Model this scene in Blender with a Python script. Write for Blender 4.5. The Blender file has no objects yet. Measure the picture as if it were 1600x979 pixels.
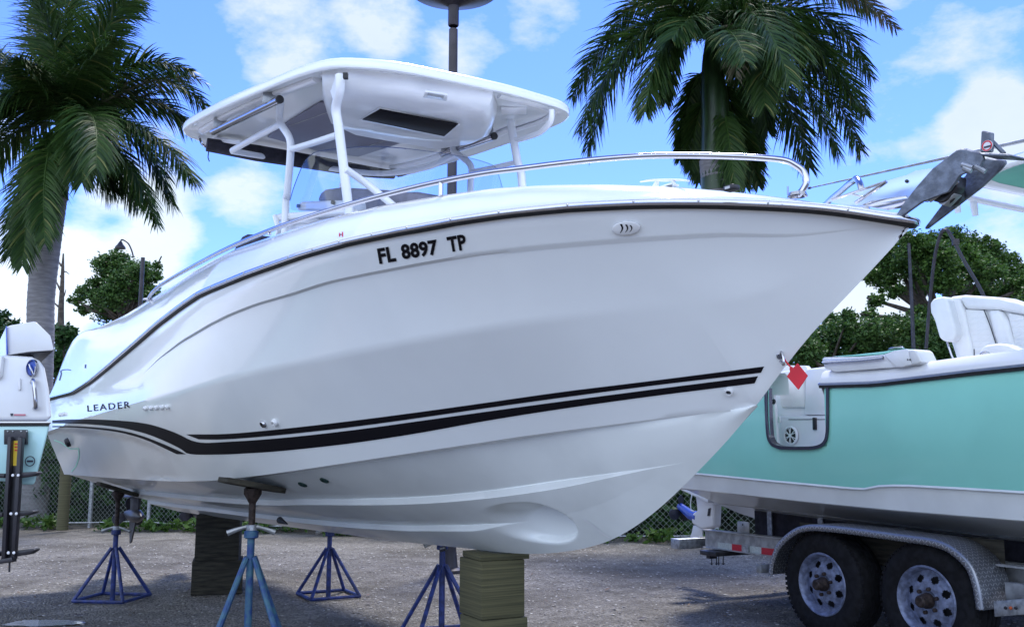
import bpy, bmesh, math, random
import numpy as np
from mathutils import Vector, Matrix, noise
from mathutils.bvhtree import BVHTree
random.seed(7); rng = np.random.default_rng(7)
R = math.radians
scene = bpy.context.scene
COL = scene.collection

# ------------------------------------------------------------ camera, sky, sun, exposure
F_PX, HZ, CAM_H = 1500.0, 703.0, 1.27
TH = math.atan((HZ - 489.5) / F_PX)
cam_d = bpy.data.cameras.new("camera"); cam = bpy.data.objects.new("camera", cam_d); COL.objects.link(cam)
cam.location = (0, 0, CAM_H); cam.rotation_euler = (R(90) + TH, 0, 0)
cam_d.sensor_width = 36; cam_d.lens = F_PX / 1600 * 36; cam_d.clip_start = .05; cam_d.clip_end = 3000
scene.camera = cam
scene.view_settings.view_transform = 'Standard'; scene.view_settings.look = 'None'
scene.view_settings.gamma = 1; scene.view_settings.exposure = 1.6
SUN_EL, SUN_AZ = 62, 14           # degrees; azimuth clockwise from +Y
w = bpy.data.worlds.new("World"); scene.world = w; w.use_nodes = True
nt = w.node_tree; nt.nodes.clear()
def nd(t, **k):
    n = nt.nodes.new(t)
    for a, b in k.items(): setattr(n, a, b)
    return n
wout = nd('ShaderNodeOutputWorld'); bg = nd('ShaderNodeBackground'); bg.inputs[1].default_value = 0.15
sky = nd('ShaderNodeTexSky', sky_type='NISHITA', sun_disc=False, sun_elevation=R(SUN_EL), sun_rotation=R(SUN_AZ))
sky.air_density = 1.0; sky.dust_density = .1; sky.ozone_density = 1.6
tc = nd('ShaderNodeTexCoord')
def px_dir(px, py):
    u = (px - 800) / F_PX; v = (489.5 - py) / F_PX
    return Vector((u, math.cos(TH) - v * math.sin(TH), math.sin(TH) + v * math.cos(TH)))
def math_n(op, a, b=None, clamp=False):
    n = nd('ShaderNodeMath', operation=op, use_clamp=clamp)
    for i, x in enumerate((a, b)):
        if x is None: continue
        if isinstance(x, (int, float)): n.inputs[i].default_value = x
        else: nt.links.new(x, n.inputs[i])
    return n.outputs[0]
mp = nd('ShaderNodeMapping'); mp.inputs['Scale'].default_value = (1, 1, 2.0); nt.links.new(tc.outputs['Generated'], mp.inputs[0])
n1 = nd('ShaderNodeTexNoise'); n1.inputs['Scale'].default_value = 3.6; n1.inputs['Detail'].default_value = 9; n1.inputs['Roughness'].default_value = .6; n1.inputs['Distortion'].default_value = .35
nt.links.new(mp.outputs[0], n1.inputs[0])
n2 = nd('ShaderNodeTexNoise'); n2.inputs['Scale'].default_value = 11; n2.inputs['Detail'].default_value = 8; n2.inputs['Roughness'].default_value = .62
nt.links.new(mp.outputs[0], n2.inputs[0])
field = math_n('ADD', math_n('MULTIPLY', n1.outputs[0], .72), math_n('MULTIPLY', n2.outputs[0], .50))
# cloud banks in view, and unseen ones behind the camera added for fill
for (px, py, rad, amt) in [(430, 40, 4.0, .17), (590, 15, 3.4, .14), (725, 75, 2.8, .12), (195, 350, 4.6, .21), (265, 410, 4.0, .18), (390, 315, 3.0, .15), (1430, 50, 4.0, .15), (1545, 190, 3.2, .19), (1445, 235, 1.8, .08), (1580, 80, 3.6, .12), (1000, 180, 7, -.14), (800, 250, 7, -.08), (1430, 330, 4, -.08),
                           (25, 450, 5.2, .28), (1365, 470, 4.0, .34), (1560, 430, 4, .2), (120, 440, 4, .2), (850, 10, 3, .12), (640, 420, 6, .1), (1600, 300, 2, .05), (1900, 200, 9, .2), (-200, 250, 9, .2), (1000, -500, 12, .15), (300, -700, 12, .15), ('b', 8, 34, .42), ('b', -38, 32, .42), ('b', 52, 34, .42), ('b', -80, 30, .36), ('b', 95, 30, .36)]:
    d = px_dir(px, py).normalized() if px != 'b' else Vector((math.sin(R(180 + py)) * .87, math.cos(R(180 + py)) * .87, .5)).normalized()
    dp = nd('ShaderNodeVectorMath', operation='DOT_PRODUCT'); dp.inputs[1].default_value = d
    nt.links.new(tc.outputs['Generated'], dp.inputs[0])
    mr = nd('ShaderNodeMapRange', interpolation_type='SMOOTHERSTEP'); mr.inputs[1].default_value = math.cos(R(rad)); mr.inputs[2].default_value = 1.0
    mr.inputs[3].default_value = 0; mr.inputs[4].default_value = amt
    nt.links.new(dp.outputs['Value'], mr.inputs[0])
    field = math_n('ADD', field, mr.outputs[0])
cr = nd('ShaderNodeValToRGB'); cr.color_ramp.elements[0].position = .69; cr.color_ramp.elements[1].position = .84
cr.color_ramp.elements[0].color = (0, 0, 0, 1); cr.color_ramp.elements[1].color = (1, 1, 1, 1)
nt.links.new(field, cr.inputs[0])
ccol = nd('ShaderNodeMixRGB'); ccol.inputs[1].default_value = (2.08, 2.34, 2.68, 1); ccol.inputs[2].default_value = (1.7, 2.02, 2.5, 1)
nt.links.new(n2.outputs[0], ccol.inputs[0])
tint = nd('ShaderNodeMixRGB', blend_type='MULTIPLY'); tint.inputs[0].default_value = 1; tint.inputs[2].default_value = (.27, .36, .73, 1)
nt.links.new(sky.outputs[0], tint.inputs[1])
# clouds opposite the sun show their sunlit faces, boosted to fill the shaded hull
sdn = nd('ShaderNodeVectorMath', operation='DOT_PRODUCT'); sdn.inputs[1].default_value = (math.sin(R(SUN_AZ)) * math.cos(R(SUN_EL)), math.cos(R(SUN_AZ)) * math.cos(R(SUN_EL)), math.sin(R(SUN_EL))); nt.links.new(tc.outputs['Generated'], sdn.inputs[0])
lit = nd('ShaderNodeMapRange', interpolation_type='SMOOTHSTEP'); lit.inputs[1].default_value = .75; lit.inputs[2].default_value = -.15; lit.inputs[3].default_value = .92; lit.inputs[4].default_value = 2.4; nt.links.new(sdn.outputs['Value'], lit.inputs[0])
cbr = nd('ShaderNodeVectorMath', operation='SCALE'); nt.links.new(ccol.outputs[0], cbr.inputs[0]); nt.links.new(lit.outputs[0], cbr.inputs['Scale'])
mx = nd('ShaderNodeMixRGB'); nt.links.new(cr.outputs[0], mx.inputs[0]); nt.links.new(tint.outputs[0], mx.inputs[1]); nt.links.new(cbr.outputs[0], mx.inputs[2])
nt.links.new(mx.outputs[0], bg.inputs[0]); nt.links.new(bg.outputs[0], wout.inputs[0])
sd = bpy.data.lights.new("sun", 'SUN'); sd.energy = 1.5; sd.angle = R(11); sd.color = (1, .96, .90)
sun = bpy.data.objects.new("sun", sd); COL.objects.link(sun)
sv = Vector((math.sin(R(SUN_AZ)) * math.cos(R(SUN_EL)), math.cos(R(SUN_AZ)) * math.cos(R(SUN_EL)), math.sin(R(SUN_EL))))
sun.rotation_euler = sv.to_track_quat('Z', 'Y').to_euler()

# ------------------------------------------------------------ measuring helpers (survey of the yard)
C0 = Vector((0, 0, CAM_H))
def at_z(px, py, z): d = px_dir(px, py); return C0 + d * ((z - CAM_H) / d.z)
def at_y(px, py, y): d = px_dir(px, py); return C0 + d * (y / d.y)
class Frame:
    """plan frame: O origin, A along, S sideways; s runs along A, b along S"""
    def __init__(s, O, A, S): s.O = Vector(O[:2]); s.A = Vector(A).normalized(); s.S = Vector(S).normalized()
    def w(s, a, b, z): p = s.O + s.A * a + s.S * b; return Vector((p.x, p.y, z))
    def at(s, px, py, b):
        d = px_dir(px, py); k = (b + s.O.dot(s.S)) / (d.x * s.S.x + d.y * s.S.y); p = C0 + d * k
        return p, (Vector(p[:2]) - s.O).dot(s.A), p.z
    def P(s, px, py, b): return s.at(px, py, b)[0]
    def solve(s, px, py, bf):
        lo, hi = -.6, 3.2
        b = hi
        while b > lo:
            _, a, z = s.at(px, py, b)
            if b <= bf(a): break
            b -= .004
        return a, b, z
def tab(t):
    xs = [p[0] for p in t]; ys = [p[1] for p in t]
    return lambda s: float(np.interp(s, xs, ys))
def smoothtab(pts, k=3):
    """sorted table resampled through a light moving average, so measured lines stay fair"""
    pts = sorted(pts); xs = np.array([p[0] for p in pts]); ys = np.array([p[1] for p in pts])
    g = np.linspace(xs[0], xs[-1], 400); v = np.interp(g, xs, ys)
    n = k * 2 + 1
    for _ in range(2): v = np.convolve(np.pad(v, (k, k), mode='reflect', reflect_type='odd'), np.ones(n) / n, 'valid')
    return lambda s: float(np.interp(s, g, v))

# ------------------------------------------------------------ materials
MATS = {}
def mat(name, col, rough=.5, metal=0, var=0, vscale=8, bump=0, bscale=60, coat=0, col2=None, lo=.4, hi=.6, detail=6, spec=None, trans=0, ior=None, rvar=0, stretch=None, bdist=.01):
    m = bpy.data.materials.new(name); m.use_nodes = True; t = m.node_tree; b = t.nodes['Principled BSDF']
    b.inputs['Base Color'].default_value = (*col, 1); b.inputs['Roughness'].default_value = rough; b.inputs['Metallic'].default_value = metal
    if coat: b.inputs['Coat Weight'].default_value = coat; b.inputs['Coat Roughness'].default_value = .03
    if spec is not None: b.inputs['Specular IOR Level'].default_value = spec
    if trans: b.inputs['Transmission Weight'].default_value = trans
    if ior: b.inputs['IOR'].default_value = ior
    co = t.nodes.new('ShaderNodeTexCoord'); src = co.outputs['Object']
    if stretch:
        mpn = t.nodes.new('ShaderNodeMapping'); mpn.inputs['Scale'].default_value = stretch; t.links.new(src, mpn.inputs[0]); src = mpn.outputs[0]
    if var or col2:
        n = t.nodes.new('ShaderNodeTexNoise'); n.inputs['Scale'].default_value = vscale; n.inputs['Detail'].default_value = detail; t.links.new(src, n.inputs[0])
        r = t.nodes.new('ShaderNodeValToRGB'); r.color_ramp.elements[0].position = lo; r.color_ramp.elements[1].position = hi
        c2 = col2 or tuple(max(0, c * (1 - var)) for c in col); c1 = col if col2 else tuple(min(1, c * (1 + var * .5)) for c in col)
        r.color_ramp.elements[0].color = (*c2, 1); r.color_ramp.elements[1].color = (*c1, 1)
        t.links.new(n.outputs[0], r.inputs[0]); t.links.new(r.outputs[0], b.inputs['Base Color'])
        if rvar:
            q = t.nodes.new('ShaderNodeMapRange'); q.inputs[3].default_value = rough - rvar; q.inputs[4].default_value = rough + rvar
            t.links.new(n.outputs[0], q.inputs[0]); t.links.new(q.outputs[0], b.inputs['Roughness'])
    if bump:
        n = t.nodes.new('ShaderNodeTexNoise'); n.inputs['Scale'].default_value = bscale; n.inputs['Detail'].default_value = 5; t.links.new(src, n.inputs[0])
        bp = t.nodes.new('ShaderNodeBump'); bp.inputs['Strength'].default_value = bump; bp.inputs['Distance'].default_value = bdist
        t.links.new(n.outputs[0], bp.inputs['Height']); t.links.new(bp.outputs[0], b.inputs['Normal'])
    MATS[name] = m; return m
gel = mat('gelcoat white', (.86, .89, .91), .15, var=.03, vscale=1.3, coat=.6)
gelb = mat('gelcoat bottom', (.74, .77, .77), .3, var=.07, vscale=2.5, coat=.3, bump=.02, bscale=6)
gel2 = mat('moulded white plastic', (.76, .77, .79), .3, var=.04, vscale=4, coat=.3)
powder = mat('white powder coat tube', (.78, .80, .84), .3, coat=.3)
black_decal = mat('black vinyl film', (.008, .007, .010), .5, spec=.12)
rubber = mat('black rubber', (.015, .015, .017), .55, var=.3, vscale=40, bump=.1)
tyre_m = mat('tyre rubber', (.008, .008, .010), .8, spec=.25, var=.5, vscale=25, bump=.2, bscale=120)
chrome = mat('polished stainless', (.46, .46, .50), .12, 1, rvar=.04, var=.04, vscale=20)
roller_steel = mat('sky tinted stainless plate', (.46, .58, .84), .32, 1, var=.03, vscale=6)  # blue of the reflected sky is painted into the base colour
galv = mat('galvanised steel', (.40, .42, .45), .48, .8, var=.3, vscale=30, bump=.1)
galvd = mat('dull galvanised anchor', (.16, .18, .22), .5, .6, var=.35, vscale=26, bump=.25, bscale=80, rvar=.1)
alu = mat('weathered aluminium', (.36, .37, .38), .45, .7, var=.25, vscale=14, bump=.08, rvar=.08)
blue_paint = mat('worn blue paint', (.018, .055, .20), .5, col2=(.05, .14, .20), vscale=22, lo=.38, hi=.62, bump=.2, bscale=60)
navy_paint = mat('dark blue paint', (.018, .035, .17), .45, var=.5, vscale=18, bump=.15)
rusty = mat('rusty steel thread', (.05, .035, .03), .6, .5, var=.5, vscale=50, bump=.4, bscale=150)
dark_metal = mat('dark grey metal', (.035, .035, .042), .4, .5, var=.3, vscale=20)
blackmetal = mat('black powder coat', (.018, .016, .022), .42, var=.3, vscale=14)
lampbrown = mat('dark bronze pole', (.040, .034, .042), .45, .2, var=.3, vscale=6)
mint = mat('mint gelcoat', (.29, .72, .61), .22, var=.06, vscale=1.2, coat=.5)
mint_pale = mat('pale mint gelcoat', (.42, .66, .66), .25, var=.05, vscale=2, coat=.4)
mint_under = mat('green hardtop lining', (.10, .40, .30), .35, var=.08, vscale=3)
vinyl = mat('white marine vinyl', (.72, .73, .73), .5, var=.05, vscale=8, bump=.05, bscale=200)
fabric = mat('grey canvas cover', (.17, .17, .22), .8, var=.12, vscale=12, bump=.1, bscale=300)
darkfab = mat('black canvas', (.02, .018, .028), .8, var=.4, vscale=18, bump=.15, bscale=60)
panelgrey = mat('grey ceiling panel', (.14, .14, .19), .45, var=.05, vscale=4)
darkglass = mat('dark smoked panel', (.010, .008, .010), .5, spec=.06)
lens = mat('clear lamp lens', (.45, .47, .50), .15, coat=.5)
red_m = mat('red plastic flag', (.62, .015, .03), .5, var=.08, vscale=10)
red_tape = mat('red reflective tape', (.45, .012, .03), .35, var=.15, vscale=90)
white_tape = mat('white reflective tape', (.45, .50, .50), .35, var=.15, vscale=90)
yellow = mat('yellow sticker', (.75, .52, .04), .5)
printm = mat('printed ink dark', (.03, .03, .05), .5)
pink = mat('pink ink', (.5, .16, .2), .5)
white_paint = mat('white print', (.75, .75, .78), .5)
chalk = mat('green marker line', (.30, .62, .48), .7)
bluecap = mat('blue moulded plastic', (.03, .08, .45), .25, coat=.5)
winglass = None
def glass_mat(name, tintc, fac):
    m = bpy.data.materials.new(name); m.use_nodes = True; t = m.node_tree; t.nodes.clear()
    o = t.nodes.new('ShaderNodeOutputMaterial'); tr = t.nodes.new('ShaderNodeBsdfTransparent'); tr.inputs[0].default_value = (*tintc, 1)
    gl = t.nodes.new('ShaderNodeBsdfGlossy'); gl.inputs['Roughness'].default_value = .03
    fr = t.nodes.new('ShaderNodeLayerWeight'); pw = t.nodes.new('ShaderNodeMath'); pw.operation = 'POWER'; pw.inputs[1].default_value = 4; t.links.new(fr.outputs['Facing'], pw.inputs[0])
    ad = t.nodes.new('ShaderNodeMath'); ad.operation = 'ADD'; ad.use_clamp = True; ad.inputs[1].default_value = fac + .03; t.links.new(pw.outputs[0], ad.inputs[0])
    mxs = t.nodes.new('ShaderNodeMixShader'); t.links.new(ad.outputs[0], mxs.inputs[0]); t.links.new(tr.outputs[0], mxs.inputs[1]); t.links.new(gl.outputs[0], mxs.inputs[2])
    t.links.new(mxs.outputs[0], o.inputs[0]); return m
winglass = glass_mat('tinted acrylic windscreen', (.80, .85, .95), .0)
# diamond plate: raised lozenges are a few pixels, relief plus glints painted as lighter colour
def diamond_mat():
    m = mat('aluminium tread plate', (.42, .43, .46), .38, .85, var=.2, vscale=9); t = m.node_tree; b = t.nodes['Principled BSDF']
    uv = t.nodes.new('ShaderNodeUVMap'); hs = []
    for ang, off in ((45, 0), (-45, .5)):
        mpn = t.nodes.new('ShaderNodeMapping'); mpn.inputs['Rotation'].default_value = (0, 0, R(ang)); mpn.inputs['Location'].default_value = (off, off, 0); mpn.inputs['Scale'].default_value = (30, 30, 1)
        t.links.new(uv.outputs[0], mpn.inputs[0])
        fr = t.nodes.new('ShaderNodeVectorMath'); fr.operation = 'FRACTION'; t.links.new(mpn.outputs[0], fr.inputs[0])
        sb = t.nodes.new('ShaderNodeVectorMath'); sb.operation = 'SUBTRACT'; sb.inputs[1].default_value = (.5, .5, 0); t.links.new(fr.outputs[0], sb.inputs[0])
        sc = t.nodes.new('ShaderNodeVectorMath'); sc.operation = 'MULTIPLY'; sc.inputs[1].default_value = (1.25, 5.6, 0); t.links.new(sb.outputs[0], sc.inputs[0])
        ln = t.nodes.new('ShaderNodeVectorMath'); ln.operation = 'LENGTH'; t.links.new(sc.outputs[0], ln.inputs[0])
        mr = t.nodes.new('ShaderNodeMapRange'); mr.inputs[1].default_value = .42; mr.inputs[2].default_value = .5; mr.inputs[3].default_value = 1; mr.inputs[4].default_value = 0; t.links.new(ln.outputs['Value'], mr.inputs[0]); hs.append(mr.outputs[0])
    ad = t.nodes.new('ShaderNodeMath'); ad.operation = 'MAXIMUM'; t.links.new(hs[0], ad.inputs[0]); t.links.new(hs[1], ad.inputs[1])
    cm = t.nodes.new('ShaderNodeMixRGB'); cm.inputs[1].default_value = (.25, .26, .29, 1); cm.inputs[2].default_value = (.60, .62, .66, 1); t.links.new(ad.outputs[0], cm.inputs[0]); t.links.new(cm.outputs[0], b.inputs['Base Color'])
    bp = t.nodes.new('ShaderNodeBump'); bp.inputs['Strength'].default_value = 1; bp.inputs['Distance'].default_value = .006; t.links.new(ad.outputs[0], bp.inputs['Height']); t.links.new(bp.outputs[0], b.inputs['Normal'])
    return m
treadplate = diamond_mat()
def leaf_mat(name, c1, c2, c3=None, sss=.25):
    m = bpy.data.materials.new(name); m.use_nodes = True; t = m.node_tree; b = t.nodes['Principled BSDF']
    g = t.nodes.new('ShaderNodeNewGeometry'); r = t.nodes.new('ShaderNodeValToRGB')
    r.color_ramp.elements[0].color = (*c1, 1); r.color_ramp.elements[1].color = (*c2, 1)
    if c3: e = r.color_ramp.elements.new(.93); e.color = (*c2, 1); r.color_ramp.elements[-1].color = (*c3, 1)
    t.links.new(g.outputs['Random Per Island'], r.inputs[0]); t.links.new(r.outputs[0], b.inputs['Base Color'])
    b.inputs['Roughness'].default_value = .5; b.inputs['Specular IOR Level'].default_value = .3
    tl = t.nodes.new('ShaderNodeBsdfTranslucent'); t.links.new(r.outputs[0], tl.inputs[0])
    mxs = t.nodes.new('ShaderNodeMixShader'); mxs.inputs[0].default_value = sss
    t.links.new(b.outputs[0], mxs.inputs[1]); t.links.new(tl.outputs[0], mxs.inputs[2]); t.links.new(mxs.outputs[0], t.nodes['Material Output'].inputs[0])
    return m
palm_leaf = leaf_mat('palm leaflet', (.014, .044, .009), (.048, .100, .018), (.16, .17, .05), .2)
palm_dry = leaf_mat('drying palm leaflet', (.045, .06, .02), (.17, .15, .10), None, .15)
tree_leaf = leaf_mat('tree leaf', (.022, .065, .014), (.085, .165, .035), None, .25)
pine_leaf = leaf_mat('broad tree leaf', (.022, .065, .012), (.095, .18, .034), None, .25)
hedge_leaf = leaf_mat('hedge leaf', (.010, .040, .010), (.045, .110, .024), None, .2)
weed_leaf = leaf_mat('weed leaf', (.03, .08, .015), (.09, .16, .03), None, .2)
dark_core = mat('hedge core shade', (.010, .016, .008), .9, var=.5, vscale=4)  # near-black colour painted as the shade within the hedge
bark = mat('tree bark', (.09, .075, .06), .9, var=.4, vscale=10, bump=.5, bscale=20)
palm_bark = mat('grey palm trunk', (.21, .20, .205), .85, var=.2, vscale=5, stretch=(1, 1, 5), bump=.2, bscale=9, bdist=.02)
crownshaft_m = mat('green crownshaft', (.022, .05, .014), .4, var=.4, vscale=6, stretch=(3, 3, .4))
wood_new = mat('treated timber', (.125, .112, .055), .9, col2=(.026, .028, .014), vscale=12, stretch=(.12, .12, 9), lo=.25, hi=.75, detail=12, bump=.3, bscale=30)
wood_old = mat('dark wet timber', (.045, .040, .028), .9, var=.5, vscale=5, stretch=(1, 1, 8), bump=.5, bscale=24)

# ------------------------------------------------------------ mesh helpers
class M:
    def __init__(s): s.v = []; s.f = []; s.uv = None
    def add(s, vs, fs):
        o = len(s.v); s.v += [Vector(p) for p in vs]; s.f += [tuple(i + o for i in f) for f in fs]; return s
    def box(s, c, d, ax=None):
        X, Y, Z = ax or (Vector((1, 0, 0)), Vector((0, 1, 0)), Vector((0, 0, 1)))
        c = Vector(c); vs = [c + X * (d[0] / 2 * i) + Y * (d[1] / 2 * j) + Z * (d[2] / 2 * k) for k in (-1, 1) for j in (-1, 1) for i in (-1, 1)]
        return s.add(vs, [(0, 2, 3, 1), (4, 5, 7, 6), (0, 1, 5, 4), (2, 6, 7, 3), (0, 4, 6, 2), (1, 3, 7, 5)])
    def grid(s, rows, closed=False):
        n = len(rows[0]); vs = [p for r in rows for p in r]; fs = []
        for i in range(len(rows) - 1):
            for j in range(n if closed else n - 1):
                k = (j + 1) % n; fs.append((i * n + j, i * n + k, (i + 1) * n + k, (i + 1) * n + j))
        return s.add(vs, fs)
    def tube(s, pts, r, n=10, spline=0, caps=True, flat=1.0, closed=False):
        P = [Vector(p) for p in pts]
        if spline: P = catmull(P, spline)
        rr = r if isinstance(r, (list, tuple)) else [r] * len(P)
        if len(rr) != len(P): rr = list(np.interp(np.linspace(0, 1, len(P)), np.linspace(0, 1, len(rr)), rr))
        up = None; rows = []
        for i, p in enumerate(P):
            t = (P[min(i + 1, len(P) - 1)] - P[max(i - 1, 0)]).normalized()
            if up is None: up = (Vector((0, 0, 1)) if abs(t.z) < .9 else Vector((1, 0, 0)))
            x = t.cross(up).normalized(); up = x.cross(t).normalized()
            rows.append([p + (x * math.cos(2 * math.pi * k / n) * flat + up * math.sin(2 * math.pi * k / n)) * rr[i] for k in range(n)])
        o = len(s.v); s.grid(rows, True)
        if caps: s.f.append(tuple(range(o + n - 1, o - 1, -1))); e = o + (len(rows) - 1) * n; s.f.append(tuple(range(e, e + n)))
        return s
    def prism(s, poly, vec):
        n = len(poly); vec = Vector(vec); P = [Vector(p) for p in poly]
        vs = P + [p + vec for p in P]; fs = [tuple(range(n - 1, -1, -1)), tuple(range(n, 2 * n))] + [(i, (i + 1) % n, n + (i + 1) % n, n + i) for i in range(n)]
        return s.add(vs, fs)
    def lathe(s, prof, c, ax, n=24, close=False):
        """prof: (radius, distance along ax)"""
        ax = Vector(ax).normalized(); x = ax.orthogonal().normalized(); y = ax.cross(x); c = Vector(c)
        rows = [[c + ax * h + (x * math.cos(2 * math.pi * k / n) + y * math.sin(2 * math.pi * k / n)) * max(r, 1e-4) for k in range(n)] for r, h in prof]
        if close: rows.append(rows[0])
        return s.grid(rows, True)
def catmull(P, k):
    out = []
    Q = [P[0] * 2 - P[1]] + list(P) + [P[-1] * 2 - P[-2]]
    for i in range(1, len(Q) - 2):
        a, b, c, d = Q[i - 1], Q[i], Q[i + 1], Q[i + 2]
        for j in range(k):
            t = j / k; out.append(.5 * ((2 * b) + (c - a) * t + (2 * a - 5 * b + 4 * c - d) * t * t + (3 * b - a - 3 * c + d) * t ** 3))
    out.append(P[-1]); return out
ROOT = {}
def thing(name, label, cat, loc, group=None, rz=0):
    o = bpy.data.objects.new(name, None); o.empty_display_size = .2; o.location = loc; o.rotation_euler = (0, 0, rz); COL.objects.link(o)
    o['label'] = label; o['category'] = cat
    if group: o['group'] = group
    ROOT[o] = Vector(loc); return o
def off_of(o):
    v = Vector()
    while o is not None: v += Vector(o.location); o = o.parent
    return v
def build(name, m, material, parent=None, sharp=35, bevel=0, seg=2, local=False, subsurf=0, label=None, uv=None):
    me = bpy.data.meshes.new(name); off = Vector() if (local or parent is None) else off_of(parent)
    me.from_pydata([tuple(p - off) for p in m.v], [], m.f)
    bm = bmesh.new(); bm.from_mesh(me)
    if uv is None: bmesh.ops.remove_doubles(bm, verts=bm.verts, dist=1e-5)
    bmesh.ops.recalc_face_normals(bm, faces=bm.faces)
    if bevel:
        es = [e for e in bm.edges if len(e.link_faces) == 2 and e.calc_face_angle(0) > R(30)]
        bmesh.ops.bevel(bm, geom=es, offset=bevel, segments=seg, affect='EDGES', profile=.5, clamp_overlap=True)
    for e in bm.edges: e.smooth = not (len(e.link_faces) == 2 and e.calc_face_angle(0) > R(sharp))
    for f in bm.faces: f.smooth = True
    bm.to_mesh(me); bm.free()
    if uv is not None:
        l = me.uv_layers.new(name='UVMap')
        for lp in me.loops: l.data[lp.index].uv = uv[lp.vertex_index]
    me.materials.append(material)
    o = bpy.data.objects.new(name, me); COL.objects.link(o)
    if parent is not None: o.parent = parent
    if subsurf:
        sm = o.modifiers.new('sub', 'SUBSURF'); sm.levels = subsurf; sm.render_levels = subsurf
    if label: o['label'] = label
    return o
def tag(o, label, cat, group=None):
    o['label'] = label; o['category'] = cat
    if group: o['group'] = group
    return o
def recenter(o, loc):
    """put a one-mesh thing's origin at its base"""
    loc = Vector(loc); o.data.transform(Matrix.Translation(-loc)); o.location = loc; return o
def copy_tree(o, parent=None):
    c = o.copy(); COL.objects.link(c); c.parent = parent
    for ch in list(o.children): copy_tree(ch, c)
    return c
Z3 = Vector((0, 0, 1))

# ------------------------------------------------------------ ground
def ground_material():
    m = bpy.data.materials.new('crushed shell gravel'); m.use_nodes = True; t = m.node_tree; b = t.nodes['Principled BSDF']; L = t.links.new
    co = t.nodes.new('ShaderNodeTexCoord')
    def noi(s, d=6, r=.6):
        n = t.nodes.new('ShaderNodeTexNoise'); n.inputs['Scale'].default_value = s; n.inputs['Detail'].default_value = d; n.inputs['Roughness'].default_value = r; L(co.outputs['Object'], n.inputs[0]); return n.outputs[0]
    def ramp(i, p0, c0, p1, c1):
        r = t.nodes.new('ShaderNodeValToRGB'); r.color_ramp.elements[0].position = p0; r.color_ramp.elements[1].position = p1; r.color_ramp.elements[0].color = (*c0, 1); r.color_ramp.elements[1].color = (*c1, 1); L(i, r.inputs[0]); return r.outputs[0]
    vor = t.nodes.new('ShaderNodeTexVoronoi'); vor.inputs['Scale'].default_value = 55; L(co.outputs['Object'], vor.inputs[0])
    vor2 = t.nodes.new('ShaderNodeTexVoronoi'); vor2.inputs['Scale'].default_value = 21; L(co.outputs['Object'], vor2.inputs[0])
    bw = t.nodes.new('ShaderNodeRGBToBW'); L(vor.outputs['Color'], bw.inputs[0])
    stone = ramp(bw.outputs[0], .2, (.16, .15, .135), .85, (.38, .36, .325))
    dirt = ramp(noi(38), .35, (.10, .092, .078), .7, (.24, .225, .20))
    patch = ramp(noi(.55, 5, .7), .44, (0, 0, 0), .60, (1, 1, 1))
    grad = t.nodes.new('ShaderNodeMixRGB'); L(patch, grad.inputs[0]); L(stone, grad.inputs[1]); L(dirt, grad.inputs[2])
    fine = ramp(noi(4.5, 8, .7), .3, (.72, .70, .68), .7, (1.08, 1.08, 1.08))
    mul = t.nodes.new('ShaderNodeMixRGB'); mul.blend_type = 'MULTIPLY'; mul.inputs[0].default_value = 1; L(grad.outputs[0], mul.inputs[1]); L(fine, mul.inputs[2])
    L(mul.outputs[0], b.inputs['Base Color']); b.inputs['Roughness'].default_value = .92; b.inputs['Specular IOR Level'].default_value = .2
    a1 = t.nodes.new('ShaderNodeMath'); a1.operation = 'MULTIPLY_ADD'; a1.inputs[1].default_value = -1.0; L(vor.outputs['Distance'], a1.inputs[0]); L(noi(5, 4), a1.inputs[2])
    a2 = t.nodes.new('ShaderNodeMath'); a2.operation = 'MULTIPLY_ADD'; a2.inputs[1].default_value = -.5; L(vor2.outputs['Distance'], a2.inputs[0]); L(a1.outputs[0], a2.inputs[2])
    bp = t.nodes.new('ShaderNodeBump'); bp.inputs['Strength'].default_value = .9; bp.inputs['Distance'].default_value = .03; L(a2.outputs[0], bp.inputs['Height']); L(bp.outputs[0], b.inputs['Normal'])
    return m
gm = ground_material()
def gz(x, y): return .030 * noise.noise((x * .35, y * .35, 0)) + .010 * noise.noise((x * 1.7, y * 1.7, 3)) - .008
g = M()
xs = sorted(set([-1500, -600, -200, -80, -40, -25] + [i * .25 for i in range(-64, 49)] + [16, 25, 40, 80, 200, 600, 1500])); ys = sorted(set([-1500, -500, -100, -30, -8] + [i * .25 for i in range(-8, 81)] + [24, 30, 40, 60, 100, 300, 900, 2200]))
g.grid([[Vector((x, y, gz(x, y) if (-17 < x < 14 and -3 < y < 21) else -.008)) for x in xs] for y in ys])
go = build('ground', g, gm, sharp=180); go['kind'] = 'structure'
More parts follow.
